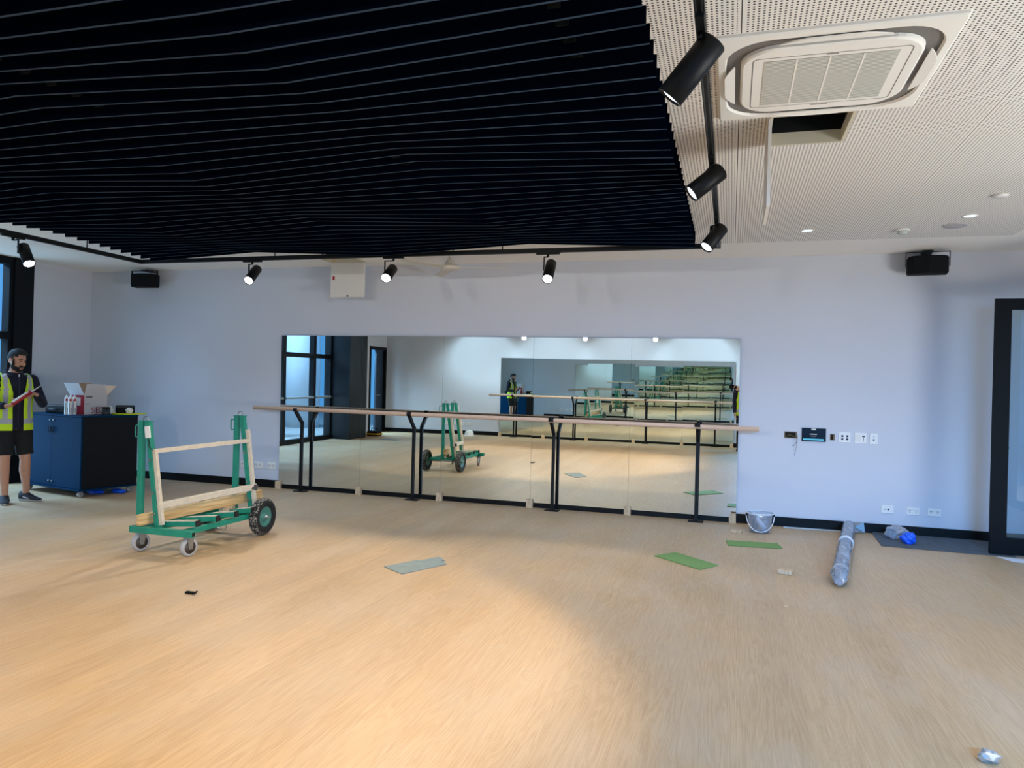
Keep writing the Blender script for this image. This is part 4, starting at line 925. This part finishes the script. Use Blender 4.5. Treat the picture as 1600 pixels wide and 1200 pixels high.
for sx in (-1, 1): MB().cyl((bx+sx*0.13,by-0.02,0.185),(bx+sx*0.147,by-0.02,0.185),0.012,10).out('handle_lug', M_matblack, t, True)
def bottle(label, a, bb, r, m):
    a = Vector(a); bb = Vector(bb); d = bb-a
    t = thing('bottle', label, 'bottle', a, group='bottles in the clear bucket')
    MB().tube([a, a+d*0.03, a+d*0.7, a+d*0.82, a+d*0.84], [r*0.9, r, r, r*0.45, r*0.45], 16).out('bottle_body', m, t, True)
    MB().tube([a+d*0.84, a+d], [r*0.5, r*0.48], 12).out('cap', mat('cap_grey', rgb(120,130,145), 0.5), t, True)
bottle('pale spray bottle leaning inside the clear bucket', (bx+0.05,by-0.055,0.045), (bx-0.06,by-0.060,0.185), 0.026, mat('pale_bottle', rgb(200,215,235), 0.4))
bottle('dark bottle lying at the left inside the clear bucket', (bx-0.045,by+0.035,0.02), (bx-0.05,by+0.03,0.15), 0.032, mat('dark_bottle', rgb(70,78,92), 0.5))
bottle('small grey bottle at the right inside the clear bucket', (bx+0.045,by+0.035,0.02), (bx+0.055,by+0.035,0.15), 0.028, mat('grey_bottle', rgb(150,162,180), 0.5))

# plastic-wrapped roll
t = thing('wrapped_roll', 'long grey roll wrapped in clear plastic lying from the wall', 'wrapped roll', (1.06,-1.30,0))
a = Vector((1.262,-0.10,0.070)); c = Vector((0.862,-2.46,0.070)); d = c-a
rnd = random.Random(4)
def wrap_mat():
    m = bpy.data.materials.new('wrapped_grey'); m.use_nodes = True; nt = m.node_tree; bs = nt.nodes['Principled BSDF']
    tc = nt.nodes.new('ShaderNodeTexCoord'); mp = nt.nodes.new('ShaderNodeMapping'); mp.inputs['Scale'].default_value = (14, 3.5, 12); mp.inputs['Rotation'].default_value = (0,0,-0.35)
    n = nt.nodes.new('ShaderNodeTexNoise'); n.inputs['Scale'].default_value = 1; n.inputs['Detail'].default_value = 5; n.inputs['Distortion'].default_value = 1.5
    cr = nt.nodes.new('ShaderNodeValToRGB'); cr.color_ramp.elements[0].position = 0.36; cr.color_ramp.elements[1].position = 0.66
    cr.color_ramp.elements[0].color = rgb(48, 56, 70); cr.color_ramp.elements[1].color = rgb(146, 156, 174)
    nt.links.new(tc.outputs['Object'], mp.inputs[0]); nt.links.new(mp.outputs[0], n.inputs['Vector']); nt.links.new(n.outputs['Fac'], cr.inputs[0]); nt.links.new(cr.outputs[0], bs.inputs['Base Color'])
    bp = nt.nodes.new('ShaderNodeBump'); bp.inputs['Strength'].default_value = 0.7; bp.inputs['Distance'].default_value = 0.01; nt.links.new(n.outputs['Fac'], bp.inputs['Height']); nt.links.new(bp.outputs[0], bs.inputs['Normal'])
    bs.inputs['Roughness'].default_value = 0.22; bs.inputs['Coat Weight'].default_value = 0.3
    return m
N_ = 26
MB().tube([a+d*(k/N_)+Vector((0,0,0)) for k in range(N_+1)], [0.064+0.005*math.sin(k*1.7)*rnd.random() for k in range(N_+1)], 22).out('roll_body', wrap_mat(), t, True)
MB().tube([a+d*0.405, a+d*0.445], 0.0705, 22).out('tape_band', mat('tape_white', rgb(215,222,235), 0.4), t, True)
R = []
dn = d.normalized(); xx = dn.cross(Vector((0,0,1))).normalized(); zz = xx.cross(dn)
for q, rr, dz in ((0.955, 0.069, 0), (0.99, 0.070, 0), (1.03, 0.058, -0.008), (1.06, 0.030, -0.022)):
    R.append([a+d*q+Vector((0,0,dz)) + (xx*math.cos(2*PI*k/22)+zz*math.sin(2*PI*k/22))*rr*(1+0.12*math.sin(k*2.3)*(q>0.98)) for k in range(22)])
for r_ in R:
    for p_ in r_: p_.z = max(p_.z, 0.002)
MB().rings(R, False, True).out('plastic_end', M_film, t, True)
MB().mesh([(1.215,-0.045,0.095),(1.29,-0.02,0.11),(1.42,-0.03,0.112),(1.43,-0.05,0.006),(1.30,-0.16,0.02),(1.33,-0.05,0.06)], [(0,1,5),(1,2,5),(2,3,5),(3,4,5),(4,0,5)]).out('plastic_tail', M_film, t, True)

# rear of the room, seen only in the mirror
t = thing('tool_bag', 'black and yellow tool bag on the floor by the rear doorway', 'tool bag', (-8.76,-8.42,0))
MB().box((-8.93,-8.54,0.0),(-8.60,-8.30,0.13), bev=0.03).out('bag_body', M_matblack, t, True)
MB().box((-8.94,-8.55,0.04),(-8.59,-8.29,0.075), bev=0.006).out('yellow_band', mat('bag_yellow', rgb(205,160,40), 0.6), t, True)
MB().tube([(-8.86,-8.42,0.12),(-8.83,-8.42,0.2),(-8.70,-8.42,0.2),(-8.67,-8.42,0.12)], 0.014, 8).out('carry_handle', M_matblack, t, True)
t = thing('hard_hat', 'white hard hat on the floor at the rear wall', 'hard hat', (-6.66,-9.70,0))
T = Matrix.Translation((-6.66,-9.70,0))
MB().lathe([(0.125,0.012),(0.120,0.06),(0.10,0.11),(0.06,0.145),(0.002,0.155)], 26, T, (False, True)).out('hat_shell', M_plastic, t, True)
b = MB(); b.rings([[T @ Vector((rr*math.cos(2*PI*k/28)*1.0, rr*math.sin(2*PI*k/28) + (0.045 if math.sin(2*PI*k/28) > 0.3 and rr > 0.13 else 0), z)) for k in range(28)] for rr, z in ((0.122,0.014),(0.145,0.006),(0.145,0.002),(0.122,0.008))], False, False); b.out('brim', M_plastic, t, True)

# ------------------------------------------------------------------ people
def remeshed(mb, name, m, parent, voxel=0.006, smooth=6):
    me = bpy.data.meshes.new(name + '_tmp'); bmesh.ops.recalc_face_normals(mb.bm, faces=mb.bm.faces[:]); mb.bm.to_mesh(me); mb.bm.free()
    o = bpy.data.objects.new(name + '_tmp', me); C.objects.link(o)
    r = o.modifiers.new('r', 'REMESH'); r.mode = 'VOXEL'; r.voxel_size = voxel; r.use_smooth_shade = True
    s = o.modifiers.new('s', 'SMOOTH'); s.iterations = smooth; s.factor = 0.5
    dg = bpy.context.evaluated_depsgraph_get(); me2 = bpy.data.meshes.new_from_object(o.evaluated_get(dg))
    bpy.data.objects.remove(o); bpy.data.meshes.remove(me)
    me2.name = name; me2.materials.clear(); me2.materials.append(m)
    for p in me2.polygons: p.use_smooth = True
    o = bpy.data.objects.new(name, me2); C.objects.link(o); o.parent = parent
    return o
def limb(b, pts, rs, seg=14):
    """tapering limb with rounded joints"""
    P = []; Rr = []
    for i in range(len(pts)-1):
        p, q = Vector(pts[i]), Vector(pts[i+1]); n = 5
        for k in range(n): P.append(p.lerp(q, k/n)); Rr.append(rs[i] + (rs[i+1]-rs[i])*k/n)
    P.append(Vector(pts[-1])); Rr.append(rs[-1])
    b.tube(P, Rr, seg)
    for p, r in zip(pts, rs): b.ell(p, (r, r, r), None, 12, 8)
def hand(b, wrist, fwd, palm, side, curl, thumb_curl=0.5, L=0.18):
    """palm and five fingers. fwd: wrist->knuckles, palm: direction the palm faces, side: towards the thumb"""
    w = Vector(wrist); f = Vector(fwd).normalized(); n = Vector(palm); n = (n - f*n.dot(f)).normalized(); s = f.cross(n); 
    if s.dot(Vector(side)) < 0: s = -s
    M = Matrix(((s.x,f.x,n.x,0),(s.y,f.y,n.y,0),(s.z,f.z,n.z,0),(0,0,0,1))); 
    k0 = L*0.47
    b.ell((0,0,0), (0.042, k0*0.62, 0.017), Matrix.Translation(w + f*k0*0.52) @ M, 14, 10)
    for i, (off, ln) in enumerate(((0.031,0.88),(0.0105,1.0),(-0.0105,0.94),(-0.031,0.74))):
        p = w + f*(k0*0.80) + s*off; d = f.copy(); pts = [p]; segs = [0.046*ln+0.012, 0.030*ln, 0.024*ln]
        ang = 0.0
        for j in range(3):
            ang = curl[j] if j == 0 else ang + curl[j]
            d = f*math.cos(ang) + n*math.sin(ang); pts.append(pts[-1] + d*segs[j])
        b.tube(pts, [0.0092, 0.0088, 0.008, 0.0065], 10); b.ell(pts[-1], (0.0066,)*3, None, 8, 6)
        for q in pts[:3]: b.ell(q, (0.0088,)*3, None, 8, 6)
    p = w + f*k0*0.22 + s*0.030; d1 = (f*0.7 + s*0.6 + n*0.35).normalized(); q = p + d1*0.042; d2 = (f*0.85 + s*(0.25-0.5*thumb_curl) + n*thumb_curl).normalized(); r = q + d2*0.032; e = r + (f*0.7 + n*thumb_curl*1.3 - s*0.2).normalized()*0.024
    b.tube([p, q, r, e], [0.013, 0.0105, 0.0095, 0.0072], 10); b.ell(e, (0.0072,)*3, None, 8, 6)
def head_shapes(b, M):
    E = lambda c, r: b.ell(c, r, M, 20, 14)
    E((0,0.012,0.032), (0.077,0.097,0.100)); E((0,-0.022,-0.040), (0.060,0.070,0.078)); E((0,-0.066,-0.098), (0.026,0.022,0.020)); E((0,-0.03,-0.085),(0.046,0.050,0.030))
    b.tube([M @ Vector(p) for p in ((0,-0.078,0.026),(0,-0.100,-0.004),(0,-0.110,-0.026))], [0.008,0.010,0.014], 10); E((0,-0.108,-0.028),(0.017,0.013,0.011))
    b.tube([M @ Vector(p) for p in ((-0.048,-0.066,0.032),(0,-0.083,0.036),(0.048,-0.066,0.032))], [0.010,0.012,0.010], 10)
    for s in (-1, 1): E((s*0.077,0.012,-0.004), (0.011,0.023,0.034)); E((s*0.042,-0.062,-0.018),(0.020,0.020,0.018))
    E((0,-0.088,-0.060), (0.025,0.012,0.006)); E((0,-0.087,-0.071), (0.022,0.012,0.007))
def cut(b, keep):
    dead = [f for f in b.bm.faces if not keep(f.calc_center_median())]
    bmesh.ops.delete(b.bm, geom=dead, context='FACES')
def vest(t, torso, hem, name='hi_vis_vest', open_w=0.055, armx=0.172, scale=1.0):
    """open-fronted waistcoat: rings round the torso, front gap and armholes cut out"""
    n = 72; b = MB(); R = []
    zs = [hem + (1.475-hem)*k/34 for k in range(35)]
    def sect(z):
        for i in range(len(torso)-1):
            if torso[i][0] <= z <= torso[i+1][0]:
                a = (z-torso[i][0])/(torso[i+1][0]-torso[i][0]); return [torso[i][j] + (torso[i+1][j]-torso[i][j])*a for j in (1,2,3)]
        return torso[0][1:] if z < torso[0][0] else torso[-1][1:]
    for z in zs:
        rx, ry, yc = sect(z); rx += 0.020; ry += 0.020
        half = math.asin(min(0.9, (open_w + max(0, z-1.25)*0.22)/rx))
        R.append([Vector((rx*math.sin(half + (2*PI-2*half)*k/n), yc - ry*math.cos(half + (2*PI-2*half)*k/n), z)) for k in range(n+1)])
    b.rings(R, False, False, closed=False)
    def keep(c):
        if c.z > 1.20 and abs(c.x) > armx - (c.z-1.20)*0.08 and c.z < 1.445: return False
        if c.z > 1.455 and c.y < -0.02: return False
        return True
    cut(b, keep)
    for f in b.bm.faces:
        c = f.calc_center_median(); ax = abs(c.x)
        f.material_index = 1 if ((0.915 < c.z-0.0 < 0.965) or (ax > 0.098 and ax < 0.140 and c.z > 0.965 and abs(c.y) > 0.03)) else 0
    o = b.out(name, [M_hiviz, M_silver], t, fix=False); md = o.modifiers.new('s','SOLIDIFY'); md.thickness = 0.006; md.offset = 1
    return o
TORSO = [(0.84,0.175,0.125,0.0),(0.95,0.172,0.122,0.0),(1.08,0.158,0.112,0.0),(1.22,0.172,0.120,-0.002),(1.34,0.182,0.122,0.004),(1.42,0.172,0.105,0.012),(1.46,0.130,0.085,0.016),(1.50,0.075,0.065,0.016)]
def torso_shape(b, grow=0.0, z0=0.84, z1=1.50):
    R = []
    for z, rx, ry, yc in TORSO:
        if z < z0-1e-3 or z > z1+1e-3: continue
        R.append([Vector(((rx+grow)*math.cos(2*PI*k/28), yc+(ry+grow)*math.sin(2*PI*k/28), z)) for k in range(28)])
    b.rings(R)
def shoe(t, foot, yaw, s=1.0):
    T = Matrix.Translation(foot) @ Matrix.Rotation(yaw, 4, 'Z')
    R = []
    for y, w, h, zb in ((0.078,0.022,0.085,0.012),(0.066,0.040,0.112,0.012),(0.02,0.048,0.112,0.012),(-0.03,0.048,0.100,0.012),(-0.07,0.048,0.078,0.012),(-0.12,0.047,0.052,0.012),(-0.165,0.040,0.040,0.014),(-0.19,0.018,0.028,0.018)):
        R.append([T @ Vector((w*math.cos(a), y, zb + (h-zb)*(0.5+0.5*math.sin(a)) )) for a in [2*PI*k/18 for k in range(18)]])
    p = MB().rings(R).out('shoe', M_shoe, t)
    R = []
    for z, g in ((0.0,0.0),(0.022,0.004),(0.026,0.0)):
        R.append([T @ Vector((x*(1+g*6), y, z)) for x, y in [((0.036 if yy>0 else 0.046)*math.cos(a), yy) for a, yy in [(2*PI*k/24, 0.085*math.sin(2*PI*k/24) if math.sin(2*PI*k/24)>0 else 0.195*math.sin(2*PI*k/24)) for k in range(24)]]])
    MB().rings(R).out('sole', mat('sole_grey', rgb(170,168,165), 0.7), p)
    # curved swoosh stripe on each side
    for sx in (-1, 1):
        pts = [(0.043*sx,-0.055,0.040),(0.049*sx,-0.075,0.036),(0.046*sx,-0.03,0.045),(0.041*sx,0.02,0.062),(0.037*sx,0.05,0.075)]
        MB().tube([T @ Vector(q) for q in (pts[1], pts[2], pts[3], pts[4])], [0.007,0.009,0.005,0.002], 8).out('side_stripe', mat('stripe_pale', rgb(190,185,190), 0.6), p)
    MB().tube([T @ Vector(q) for q in ((0.018,-0.03,0.088),(-0.018,-0.045,0.085),(0.018,-0.06,0.077),(-0.018,-0.075,0.070))], 0.004, 6).out('laces', M_matblack, p)

def person(label, loc, rz, pose, beard=True, cap=False, trousers=False):
    t = thing('person', label, 'person', loc, rz)
    b = MB()
    # legs
    for s, (hip, knee, ank, yaw) in pose['legs'].items():
        K = Vector(knee); A = Vector(ank)
        calf = K.lerp(A, 0.32) + Vector((0, 0.022, 0))
        limb(b, [hip, Vector(hip).lerp(K, 0.5), knee, calf, K.lerp(A, 0.7), ank], [0.088, 0.078, 0.056, 0.058, 0.042, 0.036])
        limb(b, [A + Vector((0,0,-0.03)), A + Matrix.Rotation(yaw,3,'Z') @ Vector((0,-0.09,-0.060))], [0.032, 0.018])
    torso_shape(b, -0.012)
    b.ell((0,0,0.90),(0.155,0.11,0.09))
    for s in ('L', 'R'):
        sh, el, wr = pose['arms'][s]; limb(b, [sh, Vector(sh).lerp(Vector(el),0.45), el, Vector(el).lerp(Vector(wr),0.3), wr], [0.055,0.047,0.038,0.038,0.026])
        hand(b, *pose['hands'][s])
    hc = Vector(pose['head'][0]); Mh = Matrix.Translation(hc) @ Euler(pose['head'][1], 'XYZ').to_matrix().to_4x4()
    limb(b, [(0,0.018,1.46), hc + Vector((0,0.02,-0.06))], [0.060, 0.054])
    head_shapes(b, Mh)
    body = remeshed(b, 'body', M_skin, t, 0.0058, 4)
    # face and hair
    hd = MB()
    hd.ell((0,0.014,0.036),(0.0815,0.102,0.103),None,40,28)
    hd.ell((0,-0.010,0.092),(0.066,0.088,0.052),None,24,16)
    cut(hd, lambda c: c.z > (0.088 if c.y < -0.05 else 0.060 if c.y < -0.015 else 0.02 - 0.9*c.y))
    hd.bm.transform(Mh); o = hd.out('hair', M_hair, t, fix=False)
    if beard:
        q = MB(); q.ell((0,-0.021,-0.042),(0.0635,0.0735,0.082),None,36,26); q.ell((0,-0.058,-0.096),(0.034,0.030,0.026),None,18,12)
        cut(q, lambda c: (c.z < -0.052 + max(0, c.y+0.055)*1.1 + (0.018 if abs(c.x) < 0.030 and c.y < -0.07 else 0)) and c.y < 0.03 and not (abs(c.x) < 0.021 and -0.077 < c.z < -0.056 and c.y < -0.06))
        q.bm.transform(Mh); q.out('beard', mat('beard_black', rgb(24, 19, 18), 0.9), t, fix=False)
        for s in (-1, 1): MB().tube([Mh @ Vector(p) for p in ((s*0.0735,-0.022,0.03),(s*0.070,-0.03,-0.01),(s*0.062,-0.036,-0.045))], [0.009,0.010,0.012], 8).out('sideburn', _mats['beard_black'], t)
    for s in (-1, 1):
        MB().tube([Mh @ Vector(p) for p in ((s*0.013,-0.092,0.036),(s*0.034,-0.089,0.041),(s*0.053,-0.073,0.034))], [0.0045,0.0055,0.003], 8).out('eyebrow', M_hair, t)
        q = MB(); q.ell((s*0.031,-0.0785,0.014),(0.0135,0.009,0.006),Mh,14,8); q.out('eye', mat('eye_dark', rgb(52, 36, 32), 0.4), t)
    MB().tube([Mh @ Vector(p) for p in ((-0.022,-0.090,-0.0655),(0,-0.1005,-0.0655),(0.022,-0.090,-0.0655))], [0.003,0.0055,0.003], 8).out('lips', mat('lip', rgb(150, 88, 82), 0.6), t)
    if pose.get('earbud'):
        MB().tube([Mh @ Vector(p) for p in ((-0.084,-0.012,-0.005),(-0.080,-0.020,-0.045))], [0.008,0.005], 8).out('earbud', M_plastic, t)
    # hooded top
    b = MB(); torso_shape(b, 0.004, 0.84, 1.46)
    for s in ('L', 'R'):
        sh, el, wr = pose['arms'][s]; sh = Vector(sh); el = Vector(el); wr = Vector(wr)
        limb(b, [sh, sh.lerp(el,0.5), el, el.lerp(wr,0.5), el.lerp(wr,0.93)], [0.072,0.062,0.054,0.050,0.040])
    R = [[Vector((rr*1.12*math.cos(2*PI*k/24), 0.016+dy+rr*math.sin(2*PI*k/24), z - 0.025*math.sin(2*PI*k/24)*-1)) for k in range(24)] for rr, z, dy in ((0.085,1.44,0),(0.088,1.475,0.004),(0.080,1.515,0.012),(0.060,1.505,0.012),(0.06,1.44,0))]
    b.rings(R)
    b.ell((0,0.105,1.455),(0.10,0.05,0.065))
    top = remeshed(b, 'hoodie', M_navy, t, 0.008, 5)
    MB().tube([(0.004,-0.070,1.475),(0.004,-0.112,1.42),(0.004,-0.132,1.36),(0.004,-0.129,1.2),(0.003,-0.124,1.0),(0.003,-0.130,0.90)], 0.0035, 6).out('zip', mat('zip_dark', rgb(36,40,60), 0.4), top)
    MB().box((0.0,-0.120,1.435),(0.010,-0.104,1.47)).out('zip_pull', M_steel, top)
    vest(t, TORSO, pose.get('hem', 0.83))
    # shorts or trousers
    b = MB(); b.ell((0,0,0.92),(0.178,0.128,0.10))
    for s, (hip, knee, ank, yaw) in pose['legs'].items():
        h = Vector(hip); K = Vector(knee); A = Vector(ank)
        if trousers: limb(b, [h, h.lerp(K,0.5), K, K.lerp(A,0.5), K.lerp(A,0.97)], [0.105,0.098,0.075,0.07,0.06])
        else:
            P = [h + Vector((0,0,0.02)), h.lerp(K,0.3), h.lerp(K,0.6), h.lerp(K,0.86)]
            b.tube(P, [0.106,0.100,0.090,0.089], 20)
    remeshed(b, 'trousers' if trousers else 'shorts', M_shorts, t, 0.008, 4)
    for s, (hip, knee, ank, yaw) in pose['legs'].items():
        A = Vector(ank); shoe(t, (A.x, A.y, 0.0), yaw)
    if cap:
        q = MB(); q.ell((0,0.012,0.055),(0.088,0.108,0.092),None,28,18); cut(q, lambda c: c.z > 0.05); q.bm.transform(Mh); q.out('cap_crown', mat('cap_dark', rgb(60,40,42), 0.9), t, fix=False)
        q = MB(); P = [(0.075*math.cos(a), -0.075-0.085*math.sin(a)) for a in [PI*k/12 for k in range(13)]]; q.prism(P, 0.052, 0.058); q.bm.transform(Mh); q.out('cap_peak', _mats['cap_dark'], t)
    return t

# worker: three-quarter to the camera, looking down at the cartridge he holds
worker_pose = dict(
    legs={'L': ((0.088,0.0,0.88),(0.115,-0.05,0.49),(0.145,-0.015,0.095),0.55), 'R': ((-0.088,0.0,0.88),(-0.10,-0.06,0.49),(-0.09,-0.065,0.095),-0.30)},
    arms={'L': ((0.178,0.012,1.405),(0.285,-0.03,1.135),(0.150,-0.235,1.235)), 'R': ((-0.178,0.012,1.405),(-0.285,-0.01,1.125),(-0.175,-0.245,1.115))},
    hands={'L': ((0.150,-0.235,1.235),(-0.80,-0.45,0.42),(-0.1,0.35,-0.9),(-0.2,-0.2,0.95),(0.9,0.9,0.6),0.8),
           'R': ((-0.175,-0.245,1.115),(0.86,-0.48,0.10),(0.1,0.25,0.95),(0.2,0.6,0.4),(0.9,1.0,0.7),0.8)},
    head=((0.008,-0.035,1.625),(0.30,0.0,0.42)), earbud=True, hem=0.83)
person('worker with beard, yellow hi-vis vest and black shorts beside the navy cabinet', (-7.882,-2.321,0), math.radians(70), worker_pose)
WM = Matrix.Translation((-7.882,-2.321,0)) @ Matrix.Rotation(math.radians(70),4,'Z')
t = thing('sealant_cartridge', 'red sealant cartridge with white nozzle held by the worker', 'sealant tube', WM @ Vector((-0.10,-0.29,1.13)), 0)
pa = WM @ Vector((-0.125,-0.305,1.135)); pb = WM @ Vector((0.065,-0.30,1.275)); dd = (pb-pa)
MB().tube([pa, pa+dd*0.02, pb-dd*0.02, pb], [0.020,0.0235,0.0235,0.015], 18).out('barrel', mat('red_tube', rgb(165,20,35), 0.4), t, True)
o_ = dd.normalized(); uu = o_.cross(Vector((0.78,-0.62,0))).normalized()
MB().tube([pa+dd*0.08-uu*0.016+Vector((0.010,-0.010,0)), pb-dd*0.10-uu*0.016+Vector((0.010,-0.010,0))], 0.0125, 10).out('white_label', M_plastic, t, True)
MB().tube([pb, pb+o_*0.018, pb+o_*0.02, pb+o_*0.12], [0.010,0.010,0.008,0.0035], 12).out('nozzle', M_plastic, t, True)

# photographer: just behind the camera, seen in the mirrors
photo_pose = dict(
    legs={'L': ((0.088,0.0,0.88),(0.10,-0.01,0.49),(0.11,0.02,0.095),0.15), 'R': ((-0.088,0.0,0.88),(-0.10,-0.01,0.49),(-0.11,0.02,0.095),-0.15)},
    arms={'L': ((0.178,0.012,1.405),(0.225,0.03,1.13),(0.225,-0.05,0.90)), 'R': ((-0.178,0.012,1.405),(-0.14,-0.20,1.22),(0.150,-0.225,1.42))},
    hands={'L': ((0.225,-0.05,0.90),(0.0,-0.15,-1),(-1,0,0),(0,-1,0),(0.3,0.35,0.25),0.2),
           'R': ((0.150,-0.225,1.42),(0.75,0.0,0.65),(0.0,-1,0.1),(-0.3,0,0.9),(0.5,0.7,0.5),0.6)},
    head=((0.02,-0.03,1.615),(0.05,0.0,0.12)), hem=0.83)
person('photographer in cap and yellow vest reflected at the mirror edge', (0.325,-9.06,0), PI, photo_pose, beard=True, cap=True, trousers=True)
t = thing('smartphone', 'dark smartphone held up by the photographer, seen in the mirror', 'phone', (0.05,-8.80,1.485))
MB().box((-0.03,-8.806,1.448),(0.13,-8.797,1.522), bev=0.003).out('phone_body', M_matblack, t, True)
MB().lathe([(0.010,0),(0.010,0.003),(0.002,0.0035)], 14, Matrix.Translation((-0.005,-8.797,1.500)) @ Matrix.Rotation(-PI/2,4,'X')).out('phone_lens', mat('lens_glass', rgb(20,22,30), 0.1), t, True)

# ------------------------------------------------------------------ daylight
wd = bpy.data.worlds.new('sky'); SC.world = wd; wd.use_nodes = True
bg = wd.node_tree.nodes['Background']; bg.inputs['Color'].default_value = (0.12, 0.46, 1.0, 1); bg.inputs['Strength'].default_value = 0.8
def area(name, loc, rot, sx, sy, power, col):
    l = bpy.data.lights.new(name, 'AREA'); l.shape = 'RECTANGLE'; l.size = sx; l.size_y = sy; l.energy = power; l.color = col
    o = bpy.data.objects.new(name, l); C.objects.link(o); o.location = loc; o.rotation_euler = rot; return o
# skylight arriving through the openings (area lamps outside the glass, some of them added fill)
area('skylight_right', (XR+1.6, -4.9, 1.7), (0, math.radians(82), 0), 3.0, 5.0, 30, (0.90, 0.95, 1.0))
def aim(o, target):
    d = Vector(target) - o.location; o.rotation_euler = d.to_track_quat('-Z', 'Y').to_euler(); return o
aim(area('fill_rear_window', (2.25, YB-1.75, 2.85), (0, 0, 0), 3.0, 0.5, 1150, (0.12, 0.45, 1.0)), (1.4, 0.0, 0.7))  # blue fill lamp behind the added window, for the lower far wall
area('skylight_left', (XL-4.5, -4.2, 7.2), (0, math.radians(-42), 0), 5.0, 7.0, 2700, (0.40, 0.68, 1.0))
area('fill_low_left', (XL-2.5, -4.2, 0.3), (0, math.radians(-110), 0), 1.5, 6.0, 190, (0.50, 0.76, 1.0))  # low fill lamp added outside, tilted up to lift the room
area('fill_low_right', (XR+1.8, -6.0, 0.2), (0, math.radians(128), 0), 1.5, 3.5, 480, (1.0, 0.94, 0.86))  # warm low lamp added to brighten the ceiling from below
aim(area('skylight_rear_door', (XL-0.55, -9.35, 2.75), (0, 0, 0), 0.9, 0.5, 260, (0.45, 0.75, 1.0)), (XL+2.5, -9.1, 0.0))

# ------------------------------------------------------------------ camera
yaw, pitch, roll = 0.2899, 0.0028, 0.0272
fv = Vector((-math.sin(yaw)*math.cos(pitch), math.cos(yaw)*math.cos(pitch), math.sin(pitch)))
rv = Vector((math.cos(yaw), math.sin(yaw), 0)); uv = rv.cross(fv)
r2 = rv*math.cos(roll) + uv*math.sin(roll); u2 = -rv*math.sin(roll) + uv*math.cos(roll)
cd = bpy.data.cameras.new('camera'); co = bpy.data.objects.new('camera', cd); C.objects.link(co)
cd.sensor_width = 36; cd.sensor_fit = 'HORIZONTAL'; cd.lens = 1146.0*36/1600; cd.clip_start = 0.02; cd.clip_end = 100
co.matrix_world = Matrix(((r2.x,u2.x,-fv.x,0),(r2.y,u2.y,-fv.y,CAMY),(r2.z,u2.z,-fv.z,CAMZ),(0,0,0,1)))
SC.camera = co

cy_ = SC.cycles
cy_.use_denoising = True; cy_.max_bounces = 20; cy_.diffuse_bounces = 5; cy_.glossy_bounces = 18; cy_.transmission_bounces = 10; cy_.transparent_max_bounces = 24
cy_.sample_clamp_indirect = 6.0; cy_.caustics_reflective = False; cy_.caustics_refractive = False
SC.view_settings.view_transform = 'Standard'; SC.view_settings.look = 'None'; SC.view_settings.exposure = 0.07
